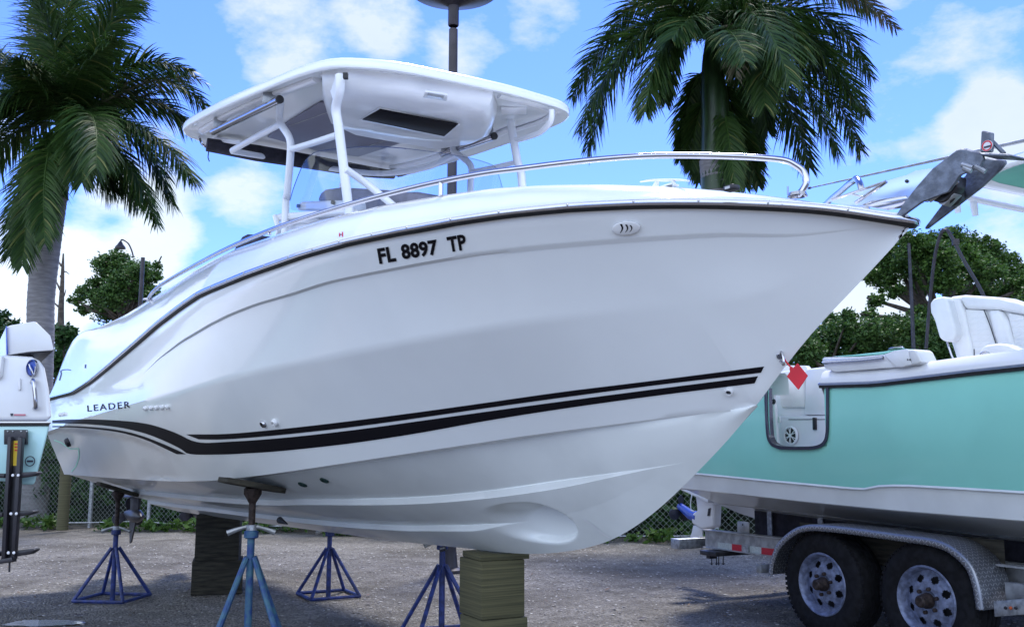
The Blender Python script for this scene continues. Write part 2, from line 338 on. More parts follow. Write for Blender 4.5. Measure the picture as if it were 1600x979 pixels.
def scatter(name, mtl, n, xr, yr, smin, smax, flat=.6, label=''):
    ico = [(0, 0, 1), (.89, 0, .45), (.28, .85, .45), (-.72, .53, .45), (-.72, -.53, .45), (.28, -.85, .45), (0, 0, -.3)]
    fi = [(0, 1, 2), (0, 2, 3), (0, 3, 4), (0, 4, 5), (0, 5, 1), (6, 2, 1), (6, 3, 2), (6, 4, 3), (6, 5, 4), (6, 1, 5)]
    V = []; Fc = []
    for i in range(n):
        y = random.uniform(*yr) ; x = random.uniform(*xr); a = random.uniform(0, 6.28); r = smin + (smax - smin) * random.random() ** 3
        z = gz(x, y); ca, sa = math.cos(a), math.sin(a); sx = random.uniform(.7, 1.3)
        o = len(V)
        for p in ico:
            px_, py_ = p[0] * sx * random.uniform(.8, 1.2), p[1] / sx * random.uniform(.8, 1.2)
            V.append((x + (ca * px_ - sa * py_) * r, y + (sa * px_ + ca * py_) * r, z + p[2] * r * flat))
        Fc += [tuple(k + o for k in f) for f in fi]
    me = bpy.data.meshes.new(name); me.from_pydata(V, [], Fc); me.materials.append(mtl); ob = bpy.data.objects.new(name, me); COL.objects.link(ob)
    ob['kind'] = 'stuff'; ob['label'] = label; ob['category'] = 'gravel'; return ob
pebble = leaf_mat('shell pebble', (.10, .09, .08), (.46, .44, .41), None, 0)
scatter('loose_gravel', pebble, 17000, (-6.5, 5.5), (5.2, 13.5), .004, .019, label='loose pale crushed shell gravel covering the yard')
def leaf_litter():
    V = []; Fc = []
    for i in range(900):
        x = random.uniform(-6, 5); y = random.uniform(5.5, 13); z = gz(x, y) + .012; a = random.uniform(0, 6.28); l = random.uniform(.012, .04) * (1.7 if random.random() < .06 else 1); wd = l * random.uniform(.15, .5)
        ca, sa = math.cos(a), math.sin(a); o = len(V)
        for (u, v, h) in ((-l, 0, 0), (0, -wd, .004), (l, 0, .008), (0, wd, .004)): V.append((x + ca * u - sa * v, y + sa * u + ca * v, z + h + random.uniform(0, .006)))
        Fc.append((o, o + 1, o + 2, o + 3))
    me = bpy.data.meshes.new('leaf_litter'); me.from_pydata(V, [], Fc); me.materials.append(leaf_mat('dead leaf', (.035, .02, .012), (.16, .10, .05), None, .1)); ob = bpy.data.objects.new('leaf_litter', me); COL.objects.link(ob)
    ob['kind'] = 'stuff'; ob['label'] = 'dead brown leaves scattered on the gravel'; ob['category'] = 'leaves'
leaf_litter()
# puddle at the lower left
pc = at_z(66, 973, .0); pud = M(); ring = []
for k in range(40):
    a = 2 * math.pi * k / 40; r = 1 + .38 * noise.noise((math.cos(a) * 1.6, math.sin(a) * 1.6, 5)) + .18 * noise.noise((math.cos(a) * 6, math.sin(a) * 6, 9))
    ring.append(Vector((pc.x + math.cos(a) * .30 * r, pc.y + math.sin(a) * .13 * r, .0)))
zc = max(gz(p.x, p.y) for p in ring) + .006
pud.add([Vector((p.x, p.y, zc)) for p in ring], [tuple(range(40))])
wet = mat('cloud tinted water', (.66, .68, .78), .04, 0, coat=1, spec=.9, bump=.05, bscale=30)  # pale base colour paints the reflected cloud into the water
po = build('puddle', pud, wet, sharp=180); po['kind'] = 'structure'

# ============================================================ MAIN BOAT
FR = Frame(at_z(1420, 352, 1.985), (-.56321, .82631), (-.82631, -.56321))      # s aft from the stem head, b to starboard
S_END = 8.25
b0 = tab([(-.1, 0), (0, 0), (.004, .018), (.012, .033), (.03, .055), (.06, .083), (.10, .12), (.2, .22), (.3, .32), (.45, .465), (.6, .60), (.8, .755), (1.0, .88), (1.2, .98), (1.45, 1.07), (1.75, 1.15), (2.1, 1.21), (2.6, 1.27), (3.2, 1.32), (4, 1.32), (6, 1.30), (9, 1.25)])
CH0 = .66
chb = tab([(CH0, 0), (.72, .035), (.8, .06), (.9, .125), (1.0, .18), (1.3, .315), (1.6, .42), (1.9, .51), (2.4, .645), (3, .79), (3.7, .92), (4.5, 1.02), (5.5, 1.08), (7, 1.12), (9, 1.12)])
STEM = [(1420, 358), (1390, 392), (1332, 453), (1275, 512), (1225, 573), (1185, 630), (1140, 685), (1090, 737), (1040, 786), (1000, 818), (960, 842), (930, 852), (900, 859), (860, 864), (820, 865), (770, 861), (720, 855), (620, 845), (500, 829), (440, 821), (310, 803)]
zkeel = smoothtab([FR.at(*p, 0)[1:] for p in STEM] + [(8.4, .665)], 3)
RAILPX = [(1337, 329), (1259, 325), (1145, 318.5), (1010, 318.5), (875, 325.5), (760, 339), (670, 355), (580, 371.5), (490, 394), (400, 424.5), (325, 455), (287, 477.5), (249, 506), (211, 539.5), (173, 572), (143, 596), (117, 612.5), (79, 621)]
_r = [FR.solve(*p, b0) for p in RAILPX]
z0 = smoothtab([(-.05, 1.98), (0, 1.982)] + [(a, z) for a, b, z in _r if a < 7.5] + [(8.35, 1.745)], 4)
CHPX = [(1055, 650), (950, 664), (824, 680), (760, 690), (620, 711), (480, 732), (410, 742), (340, 750), (290, 751.5), (252, 751), (221, 750), (95, 741)]
_c = [FR.solve(*p, chb) for p in CHPX]
zch = smoothtab([(CH0, zkeel(CH0))] + [(a, z) for a, b, z in _c if b > .06] + [(8.5, 1.04)], 4)
def side_b(s, z):
    zt, bt = z0(s), b0(s)
    zl, bl = (zch(s), chb(s)) if s > CH0 else (zkeel(s), 0)
    f = min(1, max(0, (z - zl) / max(zt - zl, 1e-3)))
    fl = .10 * math.exp(-((s - .9) / 1.1) ** 2) * 4 * f * (1 - f)         # a little belly/hollow
    return bl + (bt - bl) * f + .04 * math.sin(math.pi * f) * min(1, s) - fl * .35
def curve_px(pts, bf):
    out = []
    for p in pts:
        lo, hi, b = -.3, 2.2, 2.2
        while b > lo:
            _, a, z = FR.at(*p, b)
            if b <= bf(a, z): break
            b -= .004
        out.append((a, z))
    return out
K1PX = [(1145, 366), (1010, 373.6), (875, 384), (760, 395.5), (670, 411), (580, 427.5), (521, 440), (460, 459), (400, 477), (362, 492), (325, 511), (287, 534), (249, 562), (217, 595)]
_k1 = curve_px(K1PX, side_b); zk1 = smoothtab([(-.05, z0(0) - .08), (0.02, z0(0) - .085)] + _k1, 4); K1END = max(p[0] for p in _k1)
K2PX = [(294, 611), (381, 588), (460, 572), (620, 541), (760, 515.5), (880, 497), (1020, 482), (1100, 474)]
_k2 = curve_px(K2PX, side_b); zk2 = smoothtab([(-.05, 1.75), (0, 1.76)] + _k2 + [(8.4, 1.42)], 5)
TUNPX = [(80, 668), (121, 668.7), (172, 674), (203, 680.5), (234, 690.5), (277, 710.5), (298, 726), (312, 738)]
_t = curve_px(TUNPX, side_b); ztun = smoothtab(_t, 3); TUN0 = min(p[0] for p in _t)
def sm(x): x = min(1, max(0, x)); return x * x * (3 - 2 * x)
STA = curve_px([(438, 783.5), (540, 782.5), (620, 781), (680, 778), (735, 773), (790, 766.5), (850, 757.5), (910, 748), (965, 739), (1020, 730), (1080, 720.7)], lambda s, z: (chb(s) * (z - zkeel(s)) / max(zch(s) - zkeel(s), .01)) if s > .72 else 0)
STB = curve_px([(449, 810), (640, 824), (735, 823.6), (807, 814)], lambda s, z: (chb(s) * (z - zkeel(s)) / max(zch(s) - zkeel(s), .01)) if s > .72 else 0)
fA = tab(sorted((a, (z - zkeel(a)) / (zch(a) - zkeel(a))) for a, z in STA if a > .75)); A_RNG = (min(p[0] for p in STA), max(p[0] for p in STA))
_pa = np.polyfit([a for a, z in STA if a > .7], [z for a, z in STA if a > .7], 4); _ah = max(p[0] for p in STA)
def fA(s):
    q = min(max(s, min(p[0] for p in STA)), _ah); return (float(np.polyval(_pa, q)) - zkeel(q)) / (zch(q) - zkeel(q))
fB = tab(sorted((a, (z - zkeel(a)) / (zch(a) - zkeel(a))) for a, z in STB)); B_RNG = (min(p[0] for p in STB), max(p[0] for p in STB))
bgf = lambda s: max(b0(s) - .10 - .14 * min(1, max(0, s) / 1.5) + .13 * sm((s - 5.5) / 2.5), .02) if s > .02 else max(b0(s) * .6, .01)
GPX = [(1300, 313), (1260, 308), (1219, 303), (1179, 296.5), (1140, 294.5), (1077, 292), (1010, 289), (942, 287.5), (858, 286.5), (807, 291), (760, 297.6), (692, 306.6), (614, 321), (535, 338), (467, 360), (400, 381), (343, 405.6), (287, 440), (249, 462), (222, 479), (200, 491), (147, 515)]
_g = [FR.solve(*p, bgf) for p in GPX]
zg = smoothtab([(-.02, 2.0), (.01, 2.012)] + [(a, z) for a, b, z in _g if a < 7.2] + [(7.4, 2.33), (7.7, 2.28), (7.95, 2.16), (8.1, 2.0), (8.3, 1.80)], 13)

stations = [0, .004, .012, .02, .03, .045, .06, .08, .1, .125, .15, .18, .215, .25, .3, .35, .4, .46, .52, .58, .62, .66, .665, .69, .72, .75, .8, .85, .9, .96, 1.02, 1.08]
x = 1.12
while x < S_END - .02: stations.append(round(x, 4)); x += .013 if 1.5 < x < 2.3 else (.04 if x < 3.2 else .06)
stations.append(S_END)
TUNC = (2.02, None)
def thruster_dent(s, b, z):
    """faired recess of the bow thruster: steep at its forward and upper lip, running out aft"""
    du = s - 1.84; dv = z - (.935 - .05 * (s - 1.84))
    ell = (du / (.42 if du > 0 else .20)) ** 2 + (dv / (.105 if dv > 0 else .095)) ** 2
    if ell >= 1: return 0
    q = 1 - ell; fw = sm((.40 - du) / .42); hard = sm((.16 - du) / .2) * sm((dv + .09) / .16)
    return .78 * fw * sm(min(1, q * (1.2 + 3 * hard)))
def section(s):
    """rows from the sheer down to the keel: list of (b, z), same count for every station"""
    rows = []; zt = z0(s); zk = zkeel(s); hasch = s > CH0
    zl = zch(s) if hasch else zk
    hh = max(zt - zl, .004)
    def smin(a, b, k=12): return -math.log(math.exp(-k * a) + math.exp(-k * b)) / k
    g1 = smin((zt - zk1(s)) / hh, .30, 20); g2 = max(g1 + .1, smin((zt - zk2(s)) / hh, .62, 20))
    k1 = zt - hh * g1; k2 = zt - hh * min(g2, .8)
    e = .013 * sm((s - .05) / .5) * sm((K1END - s) / 1.2)                # knuckle step
    e2 = .034 * sm((s - .5) / 1.0)
    def pt(z, add=0): return (max(side_b(s, z) + add, 0), z)
    for f in (0, .12, .3, .5, .75, .93): z = zt + (k1 - zt) * f; rows.append(pt(z, e * sm(f * 4)))
    rows.append(pt(k1, e)); rows.append(pt(k1 - e * .55, 0.0))
    for f in (.06, .2, .4, .6, .8, .93): rows.append(pt(k1 + (k2 - k1) * f, e2 * f * f))
    rows.append(pt(k2, e2))
    n = 22
    for i in range(1, n):
        f = i / n; z = k2 + (zl - k2) * f; a = e2 * (1 - f) ** 2
        if s > TUN0:
            zt_ = min(ztun(s), 3); a -= .035 * sm((zt_ - z + .01) / .055) * sm((s - TUN0) / 1.0) + .05 * max(0, zt_ - z) * sm((s - TUN0) / 2)
        rows.append(pt(z, a))
    bl, zl_ = pt(zl); 
    if s > TUN0: bl -= (.035 + .05 * max(0, ztun(s) - zl)) * sm((s - TUN0) / 1.6)
    rows.append((bl, zl_))
    if hasch:
        fw = sm((s - CH0) / 1.0); bi = max(bl - .045 * fw - .002, 0); rows.append((bi, zl_ - .004)); cb, cz = bi, zl_ - .004
        fa = fA(s) if A_RNG[0] < s else fA(A_RNG[0]) ; fb = fB(s)
        fa = min(.93, max(fa, .2)); fb = min(fa - .08, max(fb, .08))
        ha = .034 * sm((s - A_RNG[0]) / .7); hb = .030 * sm((s - B_RNG[0]) / .35)
        def bt(f): return (cb * f, zk + (cz - zk) * f)
        def panel(f0, z_off0, f1, z_off1, n):
            for i in range(1, n + 1):
                t = i / n; f = f0 + (f1 - f0) * t; b_, z_ = bt(f); b_ += .012 * math.sin(math.pi * f) ; z_ += z_off0 + (z_off1 - z_off0) * t
                rows.append((b_, z_))
        panel(1, 0, fa, ha * .45, 9)                      # upper panel comes down above the strake
        b_, z_ = rows[-1]; rows.append((b_ + .12 * ha, z_ - ha * .12)); rows.append((b_ - .06 * ha, z_ - ha))
        panel(fa, -ha * .55, fb, hb * .45, 80)
        b_, z_ = rows[-1]; rows.append((b_ + .12 * hb, z_ - hb * .12)); rows.append((b_ - .06 * hb, z_ - hb))
        panel(fb, -hb * .55, 0, 0, 30)
        rows[-1] = (0, zk)
    else:
        rows += [(0, zk)] * (1 + 9 + 2 + 80 + 2 + 30)
    out = []
    for b_, z_ in rows:
        if 1.3 < s < 2.6 and z_ < 1.25 and b_ > .002: b_ = b_ * (1 - thruster_dent(s, b_, z_))
        out.append((b_, z_))
    return out
secs = [section(s) for s in stations]
nr = min(len(q) for q in secs); secs = [q[:nr - 1] + [q[-1]] for q in secs]
NSIDE = 6 + 2 + 6 + 1 + 21 + 1
# fair the topsides fore and aft where the chine grows out of the stem
for _ in range(14):
    new = [list(q) for q in secs]
    for i in range(1, len(stations) - 1):
        s_ = stations[i]; wt = sm((s_ - .25) / .3) * sm((1.9 - s_) / .6)
        if wt <= 0: continue
        h0, h1 = s_ - stations[i - 1], stations[i + 1] - s_
        for j in range(9, NSIDE + 1):
            ww = wt * sm((j - 8) / 5)
            for_b = (secs[i - 1][j][0] * h1 + secs[i + 1][j][0] * h0) / (h0 + h1)
            if secs[i][j][0] > .0: new[i][j] = (secs[i][j][0] * (1 - ww * .6) + for_b * ww * .6, secs[i][j][1])
    secs = new
TH_S, TH_Z = FR.at(897, 806, .12)[1:]
boat = thing('centre_console_boat', 'large white centre console boat with black stripes, propped on blue stands and timber blocks', 'boat', FR.w(4.0, 0, 0))
hull = M(); bott = M()
allrows = []
for sgn in (1, -1):
    rr = [[FR.w(s, b * sgn, z) for b, z in q] for s, q in zip(stations, secs)]
    allrows.append(rr)
    hull.grid([r[:NSIDE + 1] for r in rr]); o_ = len(bott.f)
    if sgn == 1: _tm = M().grid([r[NSIDE:] for r in rr]); TBVH = BVHTree.FromPolygons([p.copy() for p in _tm.v], _tm.f)
    bott.grid([r[NSIDE:] for r in rr])
tr = [allrows[0][-1][i] for i in range(nr)] + [allrows[1][-1][i] for i in range(nr - 2, -1, -1)]
hull.add(tr, [tuple(range(len(tr)))])
hull_o = build('hull', hull, gel, boat, sharp=28)
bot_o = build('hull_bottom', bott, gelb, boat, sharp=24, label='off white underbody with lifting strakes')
_bv = [p.copy() for p in hull.v] + [p.copy() for p in bott.v]; _bf = list(hull.f[:-1]) + [tuple(i + len(hull.v) for i in f) for f in bott.f]
BVH = BVHTree.FromPolygons(_bv, _bf)
def on_hull(px, py, off=.0025):
    d = px_dir(px, py).normalized(); h, n, i, dist = BVH.ray_cast(C0, d)
    if h is None: return None, None
    if n.dot(d) > 0: n = -n
    return h + n * off, n
# --- deck moulding (cap) ---
capm = M()
for sgn in (1, -1):
    rr = []
    for s in stations:
        zt = z0(s) + .012; bo = b0(s); g_ = bgf(s); zc_ = max(zg(s), zt + .004); top = zc_
        r = [(bo - .002, zt - .012), (bo - .008, zt + .01)]
        for f in (.15, .35, .55, .75, .9): r.append((bo - .010 + (g_ - bo) * f ** 1.25, zt + (top - zt) * (math.sin(f * math.pi / 2) ** .9)))
        r.append((g_, top)); ins = min(g_ * .98, .07)
        r += [(g_ - ins * .5, top + .002), (g_ - ins, top - .01)]
        if s < 2.6: r += [(max(g_ - ins, 0) * .5, top + .004), (0, top + .012)]
        else: r += [(g_ - ins - .02, top - .15), (min(g_ - ins - .03, side_b(s, 1.56) - .06), 1.56)]
        rr.append([FR.w(s, b_ * sgn, z_) for b_, z_ in r])
    capm.grid(rr)
    e = rr[-1]; capm.add(e, [tuple(range(len(e)))])
capo = build('deck_moulding', capm, gel, boat, sharp=40)
cs = M(); cs.grid([[FR.w(s, b, 1.58) for b in (-1.0, 0, 1.0)] for s in (3.4, 8.1)])
cs.add([FR.w(2.62, -.7, 1.58), FR.w(2.62, .7, 1.58), FR.w(2.62, .95, zg(2.6) - .03), FR.w(2.62, -.95, zg(2.6) - .03), FR.w(3.4, -1, 1.58), FR.w(3.4, 1, 1.58)], [(0, 1, 2, 3), (0, 1, 5, 4)])
cs.add([FR.w(8.1, -1.1, 1.2), FR.w(8.1, 1.1, 1.2), FR.w(8.1, 1.1, 1.72), FR.w(8.1, -1.1, 1.72)], [(0, 1, 2, 3)])
build('cockpit_sole', cs, gel2, boat)
# --- rub rail: black rubber with a stainless insert and screws ---
rs = [s for s in stations]
rub = M(); ins_ = M(); RPTS = []
for sgn in (1, -1):
    for mm, prof in ((rub, [(-.004, -.017), (.012, -.018), (.020, -.011), (.020, .006), (.012, .012), (-.004, .012)]), (ins_, [(.014, -.010), (.025, -.010), (.030, .000), (.026, .010), (.013, .014)])):
        rr = []
        for i, s in enumerate(stations):
            p = Vector(FR.w(s, b0(s) * sgn, z0(s))); a = FR.w(stations[max(i - 1, 0)], b0(stations[max(i - 1, 0)]) * sgn, 0); c = FR.w(stations[min(i + 1, len(stations) - 1)], b0(stations[min(i + 1, len(stations) - 1)]) * sgn, 0)
            t = (c - a).normalized(); n = Vector((t.y, -t.x, 0)); 
            if n.dot(Vector((*(FR.S * sgn), 0))) < 0: n = -n
            if i == 0: n = Vector((*(-FR.A), 0))
            rr.append([p + n * u + Z3 * v for u, v in prof])
            if mm is ins_ and sgn == 1: RPTS.append((p, n))
        mm.grid(rr, True)
build('rub_rail', rub, rubber, boat, sharp=60); rail_i = build('rail_insert', ins_, chrome, boat, sharp=50)
acc = 0; scr_me = None
for i in range(1, len(RPTS)):
    acc += (RPTS[i][0] - RPTS[i - 1][0]).length
    if acc > .19:
        acc = 0; p, n = RPTS[i]
        if p.y > 7.3: break
        if scr_me is None:
            so = build('screw', M().lathe([(.0001, .002), (.003, .0015), (.0042, 0)], (0, 0, 0), n, 8), alu, None); scr_me = so.data
        else: so = bpy.data.objects.new('screw', scr_me); COL.objects.link(so)
        so.parent = rail_i; so.location = p + n * .030 + Z3 * .002 - off_of(rail_i)
# --- stripes, lettering and fittings laid on the hull ---
def strip(name, top, bot, mtl, rows=4, off=.0022, step=7):
    """film between two measured edge lines"""
    tx = [p[0] for p in top]; x0, x1 = tx[0], tx[-1]; n = max(3, int(abs(x1 - x0) / step)); m = M()
    bx = [p[0] for p in bot]; grid_ = []
    for i in range(n + 1):
        t = i / n; xa = x0 + (x1 - x0) * t; ya = np.interp(xa, tx, [p[1] for p in top])
        xb = bx[0] + (bx[-1] - bx[0]) * t; yb = np.interp(xb, bx, [p[1] for p in bot]); col = []
        for j in range(rows + 1):
            f = j / rows; h, _ = on_hull(xa + (xb - xa) * f, ya + (yb - ya) * f, off); col.append(h)
        if all(h is not None for h in col): grid_.append(col)
    m.grid(grid_); return build(name, m, mtl, hull_o, sharp=180)
def fair(p, k=8):
    q = catmull([Vector((a, b, 0)) for a, b in p], k); return [(v.x, v.y) for v in q]
strip('stripe', fair([(291, 678), (357, 677), (445, 669), (550, 656.7), (655, 643), (760, 628.3), (880, 611.3), (1020, 594), (1194, 571.7)]), fair([(311, 685.7), (357.5, 685.2), (445, 678), (550, 666.3), (655, 652), (760, 636.7), (880, 620), (1020, 601.5), (1189, 581.5)]), black_decal)
strip('stripe', fair([(82, 656.3), (111, 654.8), (152, 654.8), (193, 657), (219, 659.7), (244, 665), (274.6, 675.5), (309, 690), (357, 689.4), (445, 683), (550, 671.3), (655, 657), (760, 642.3), (880, 626), (1020, 607.6), (1184.5, 586.8)]),
      fair([(82, 660.8), (131.5, 661.8), (182.6, 666.5), (223.5, 675.5), (254, 686.7), (281, 699.5), (297, 708.5), (340, 709.3), (375, 708), (445, 703.2), (550, 691.5), (655, 675.5), (760, 656.5), (880, 637.5), (1020, 618), (1179, 598)]), black_decal)
strip('stripe', fair([(82, 665), (121, 665.3), (172, 669.3), (213, 677.5), (254, 692.3), (291, 708.8)]), fair([(82, 667), (121, 667.5), (172, 672.4), (203, 678.7), (233.7, 688.8), (276.6, 708.8)]), black_decal)
def letters(name, text, o, ux, uy, mtl, bold=0, wscale=1, space=1.0, parent=None, mapper=None, cap=None):
    """o: pixel of the baseline start; ux: pixel vector of the whole text width; uy: pixel vector of the cap height"""
    cu = bpy.data.curves.new(name, 'FONT'); cu.body = text; cu.offset = bold; cu.space_character = space; cu.resolution_u = 3; cu.fill_mode = 'FRONT'
    to = bpy.data.objects.new(name, cu); COL.objects.link(to); bpy.context.view_layer.update()
    me = bpy.data.meshes.new_from_object(to.evaluated_get(bpy.context.evaluated_depsgraph_get())); bpy.data.objects.remove(to)
    bm = bmesh.new(); bm.from_mesh(me); bmesh.ops.triangulate(bm, faces=bm.faces)
    bmesh.ops.subdivide_edges(bm, edges=[e for e in bm.edges if e.calc_length() > .15], cuts=1, use_grid_fill=False)
    bmesh.ops.triangulate(bm, faces=bm.faces)
    X = [v.co.x for v in bm.verts]; Y = [v.co.y for v in bm.verts]; x0, x1, y0, y1 = min(X), max(X), min(Y), max(Y); off = off_of(parent)
    for v in bm.verts:
        u = (v.co.x - x0) / (x1 - x0); q = (v.co.y - y0) / (y1 - y0)
        h = mapper(o[0] + ux[0] * u + uy[0] * q, o[1] + ux[1] * u + uy[1] * q); v.co = h - off
    bm.to_mesh(me); bm.free(); me.materials.clear(); me.materials.append(mtl); ob = bpy.data.objects.new(name, me); COL.objects.link(ob); ob.parent = parent; return ob
hmap = lambda x, y: on_hull(x, y, .0025)[0]
for txt, a, b_ in (('FL', (593.5, 412), (26.5, -4.5)), ('8897', (629.5, 405.5), (57, -8.2)), ('TP', (702, 394), (28.5, -5))):
    letters('registration_lettering', txt, a, b_, (-4.2, -24), black_decal, bold=.038, space=1.06 if txt != '8897' else 1.03, parent=hull_o, mapper=hmap)
letters('name_lettering', 'LEADER', (137.2, 642.8), (66.8, -6.4), (-.9, -10), black_decal, bold=.012, space=1.25, parent=hull_o, mapper=hmap)
def disc_on(name, px, py, rx, mtl, h=.008, hole=None, holemat=None, squash=1.0, ring=.55):
    p, n = on_hull(px, py, 0)
    d = (p - C0).length * 1.0; r = rx / F_PX * (p.y)
    o = build(name, M().lathe([(r, 0), (r, h * .6), (r * .85, h), (r * ring, h), (r * ring, h * .4), (.0001, h * .4)], p, n, 20), mtl, hull_o)
    if holemat: build('opening', M().lathe([(r * ring, h * .45), (.0001, h * .5)], p, n, 16), holemat, o)
    return o
for x_, y_ in ((228.7, 637.3), (237.3, 636.7), (245.6, 636.2), (254.2, 635.6), (262.8, 634.8)): disc_on('drain_fitting', x_, y_, 3.7, gel2, .02, holemat=gelb, ring=.5)
for x_, y_ in ((95.5, 647.5), (101.5, 646.7)): disc_on('drain_fitting', x_, y_, 3.0, gel2, .02, holemat=gelb, ring=.5)
disc_on('drain_fitting', 430.4, 659, 6, gel2, .018, holemat=gelb, ring=.45); disc_on('drain_fitting', 412.4, 661.5, 6, chrome, .014, holemat=rubber, ring=.7)
disc_on('drain_fitting', 1139, 610, 7, gel2, .016, holemat=dark_metal, ring=.6)
disc_on('drain_fitting', 108, 690, 7, dark_metal, .03, holemat=rubber, ring=.5)
grn = mat('dark green plug', (.008, .035, .03), .5)
for x_, y_ in ((473, 756), (507, 749.5)): disc_on('hull_plug', x_, y_, 7.5, grn, .008, ring=.6)
# maker's oval badge with sail marks
def oval(name, cx, cy, rx, ry, tilt, mtl, off, parent, h=.006):
    m = M(); ring_ = []
    for k in range(32):
        a = 2 * math.pi * k / 32; u = math.cos(a) * rx; v = math.sin(a) * ry; q, _ = on_hull(cx + u, cy + v - u * tilt, off); ring_.append(q)
    _, n = on_hull(cx, cy); m.prism(ring_, n * h); return build(name, m, mtl, parent, bevel=.003, sharp=50)
badge = oval('maker_badge', 979, 355, 22, 10.5, .06, gel2, .001, hull_o, .010)
for k, (xx, w_) in enumerate(((971, 3.6), (979, 3.2), (985.5, 2.6))):
    t_ = [(xx - w_ / 2 + 5.0 * (1 - ((v + 7) / 14) ** 1) * 0 + 3 * math.sin((v + 7) / 14 * 3.14), 354.5 + v * (1 - .12 * k)) for v in range(-7, 8, 2)]
    m = M(); A_ = [on_hull(a, b, .0125)[0] for a, b in t_]; B_ = [on_hull(a + w_ * (1 - .1 * i), b, .0125)[0] for i, (a, b) in enumerate(t_)]
    m.grid([A_, B_]); build('sail_mark', m, black_decal, badge)
# red sticker above the rail
def on_cap(px, py, off=.002):
    d = px_dir(px, py).normalized(); h, n, i, dd = CBVH.ray_cast(C0, d)
    if h is None: return None
    if n.dot(d) > 0: n = -n
    return h + n * off
CBVH = BVHTree.FromPolygons([p.copy() for p in capm.v], capm.f)
def line_decal(name, pts, wpx, mtl, mapper, parent):
    m = M()
    for k in range(len(pts) - 1):
        a, b = Vector(pts[k]), Vector(pts[k + 1]); n_ = max(2, int((b - a).length / 4)); nrm = Vector((-(b - a).y, (b - a).x)).normalized() * wpx / 2; rws = []
        for i in range(n_ + 1):
            c = a + (b - a) * i / n_; p, q = mapper(c.x + nrm.x, c.y + nrm.y), mapper(c.x - nrm.x, c.y - nrm.y)
            if p is not None and q is not None: rws.append([p, q])
        if len(rws) > 1: m.grid(rws)
    if m.f: return build(name, m, mtl, parent, sharp=180)
line_decal('small_sticker', [(531, 364), (531, 370)], 1.6, red_m, on_cap, capo); line_decal('small_sticker', [(535.5, 362.5), (535.5, 370)], 1.8, red_m, on_cap, capo); line_decal('small_sticker', [(530, 367), (536, 366)], 1.2, printm, on_cap, capo)
line_decal('marker_scribble', [(85, 687), (96, 691), (110, 701), (123, 700), (124, 713), (119, 728), (112, 736)], 1.5, chalk, hmap, hull_o)
line_decal('name_lettering', [(92, 580), (99, 577.5), (106, 577), (111, 578)], 1.4, printm, on_cap, capo); line_decal('name_lettering', [(94, 574), (96, 584), (93, 594)], 2.0, printm, on_cap, capo)
line_decal('small_slot', [(134, 569), (133.5, 575)], 2.2, printm, on_cap, capo)
line_decal('transducer_wire', [(913, 809), (930, 821), (945, 833), (958, 841)], 2.2, gel2, lambda x, y: on_hull(x, y, .006)[0], bot_o)
bl = M().tube([FR.P(630 + 66, 856, .1), FR.P(630 + 58, 858, .12)], .014, 10); build('speed_sensor', bl, dark_metal, bot_o)
sp = M().tube([FR.P(437, 812, .45), FR.P(449, 818, .45)], [.022, .004], 10); build('transducer', sp, dark_metal, bot_o)
# --- bow rail ---
brf = lambda s: max(b0(s) - .14, .02)
BR = [(1246, 305), (1254, 297), (1260, 284), (1255, 268), (1243, 258), (1226, 250.4), (1190, 246.5), (1145, 244.3), (1080, 242.8), (1010, 243.6), (940, 248.5), (875, 255.4), (815, 263), (760, 270), (681, 285), (602, 304), (535, 322.5), (460, 346), (400, 368.5), (343, 394), (287, 424), (262, 438.5), (249, 447), (238, 457), (231, 468)]
def on_rail(px, py):
    a, b, z = FR.solve(px, py, brf); return a, b, z
rp = [on_rail(*p) for p in BR]; a_s = [q[0] for q in rp]
rail_parent = None
for sgn in (1, -1):
    pts = [FR.w(a, b * sgn, z) for a, b, z in rp]
    ro = build('bow_rail', M().tube(pts, .0115, 12, spline=4), chrome, boat, sharp=80)
    for (x1, y1, x2, y2) in ((689, 285, 689, 309), (421, 360, 421, 378)):
        a, b, z = on_rail(x1, y1); a2 = a; st = M().tube([FR.w(a, b * sgn, z), FR.w(a2 + .0, b * sgn - .0, zg(a) - .02)], .010, 10); build('stanchion', st, chrome, ro)
    fl = M(); q = rp[0]; fl.lathe([(.0001, .012), (.03, .012), (.034, 0)], FR.w(q[0], q[1] * sgn, q[2] - .004), Z3, 20); build('rail_flange', fl, chrome, ro)
    fl = M(); q = rp[-1]; fl.lathe([(.0001, .012), (.03, .012), (.034, 0)], FR.w(q[0], q[1] * sgn, q[2] - .004), Z3, 20); build('rail_flange', fl, chrome, ro)
# --- deck cleat, nav light, small fittings ---
def cleat(px0, px1, ytop, yb, b, mtl, name='mooring_cleat'):
    m = M(); P = lambda x, y: FR.P(x, y, b)
    cx = (px0 + px1) / 2; w_ = px1 - px0
    m.tube([P(px0, ytop + 2.5), P(px0 + w_ * .2, ytop + .3), P(cx, ytop), P(px1 - w_ * .2, ytop - .2), P(px1, ytop + 1.2)], [.0025, .004, .0055, .004, .0025], 10, spline=4, flat=1.6)
    for sx in (-.20, .20): m.tube([P(cx + w_ * sx * .75, ytop), P(cx + w_ * sx * 1.0, yb)], [.0055, .010], 10, flat=1.3)
    m.box(P(cx, yb + 1), (.10, .04, .006), (Vector((*FR.A, 0)), Vector((*FR.S, 0)), Z3)); return build(name, m, mtl, boat)
cleat(1001, 1077, 281.5, 292, FR.solve(1040, 291, bgf)[1] - .01, powder)
m = M(); p = FR.P(1143, 294, .52); m.box(p, (.045, .035, .018), (Vector((*FR.A, 0)), Vector((*FR.S, 0)), Z3)); nl = build('navigation_light', m, blackmetal, boat, bevel=.006)
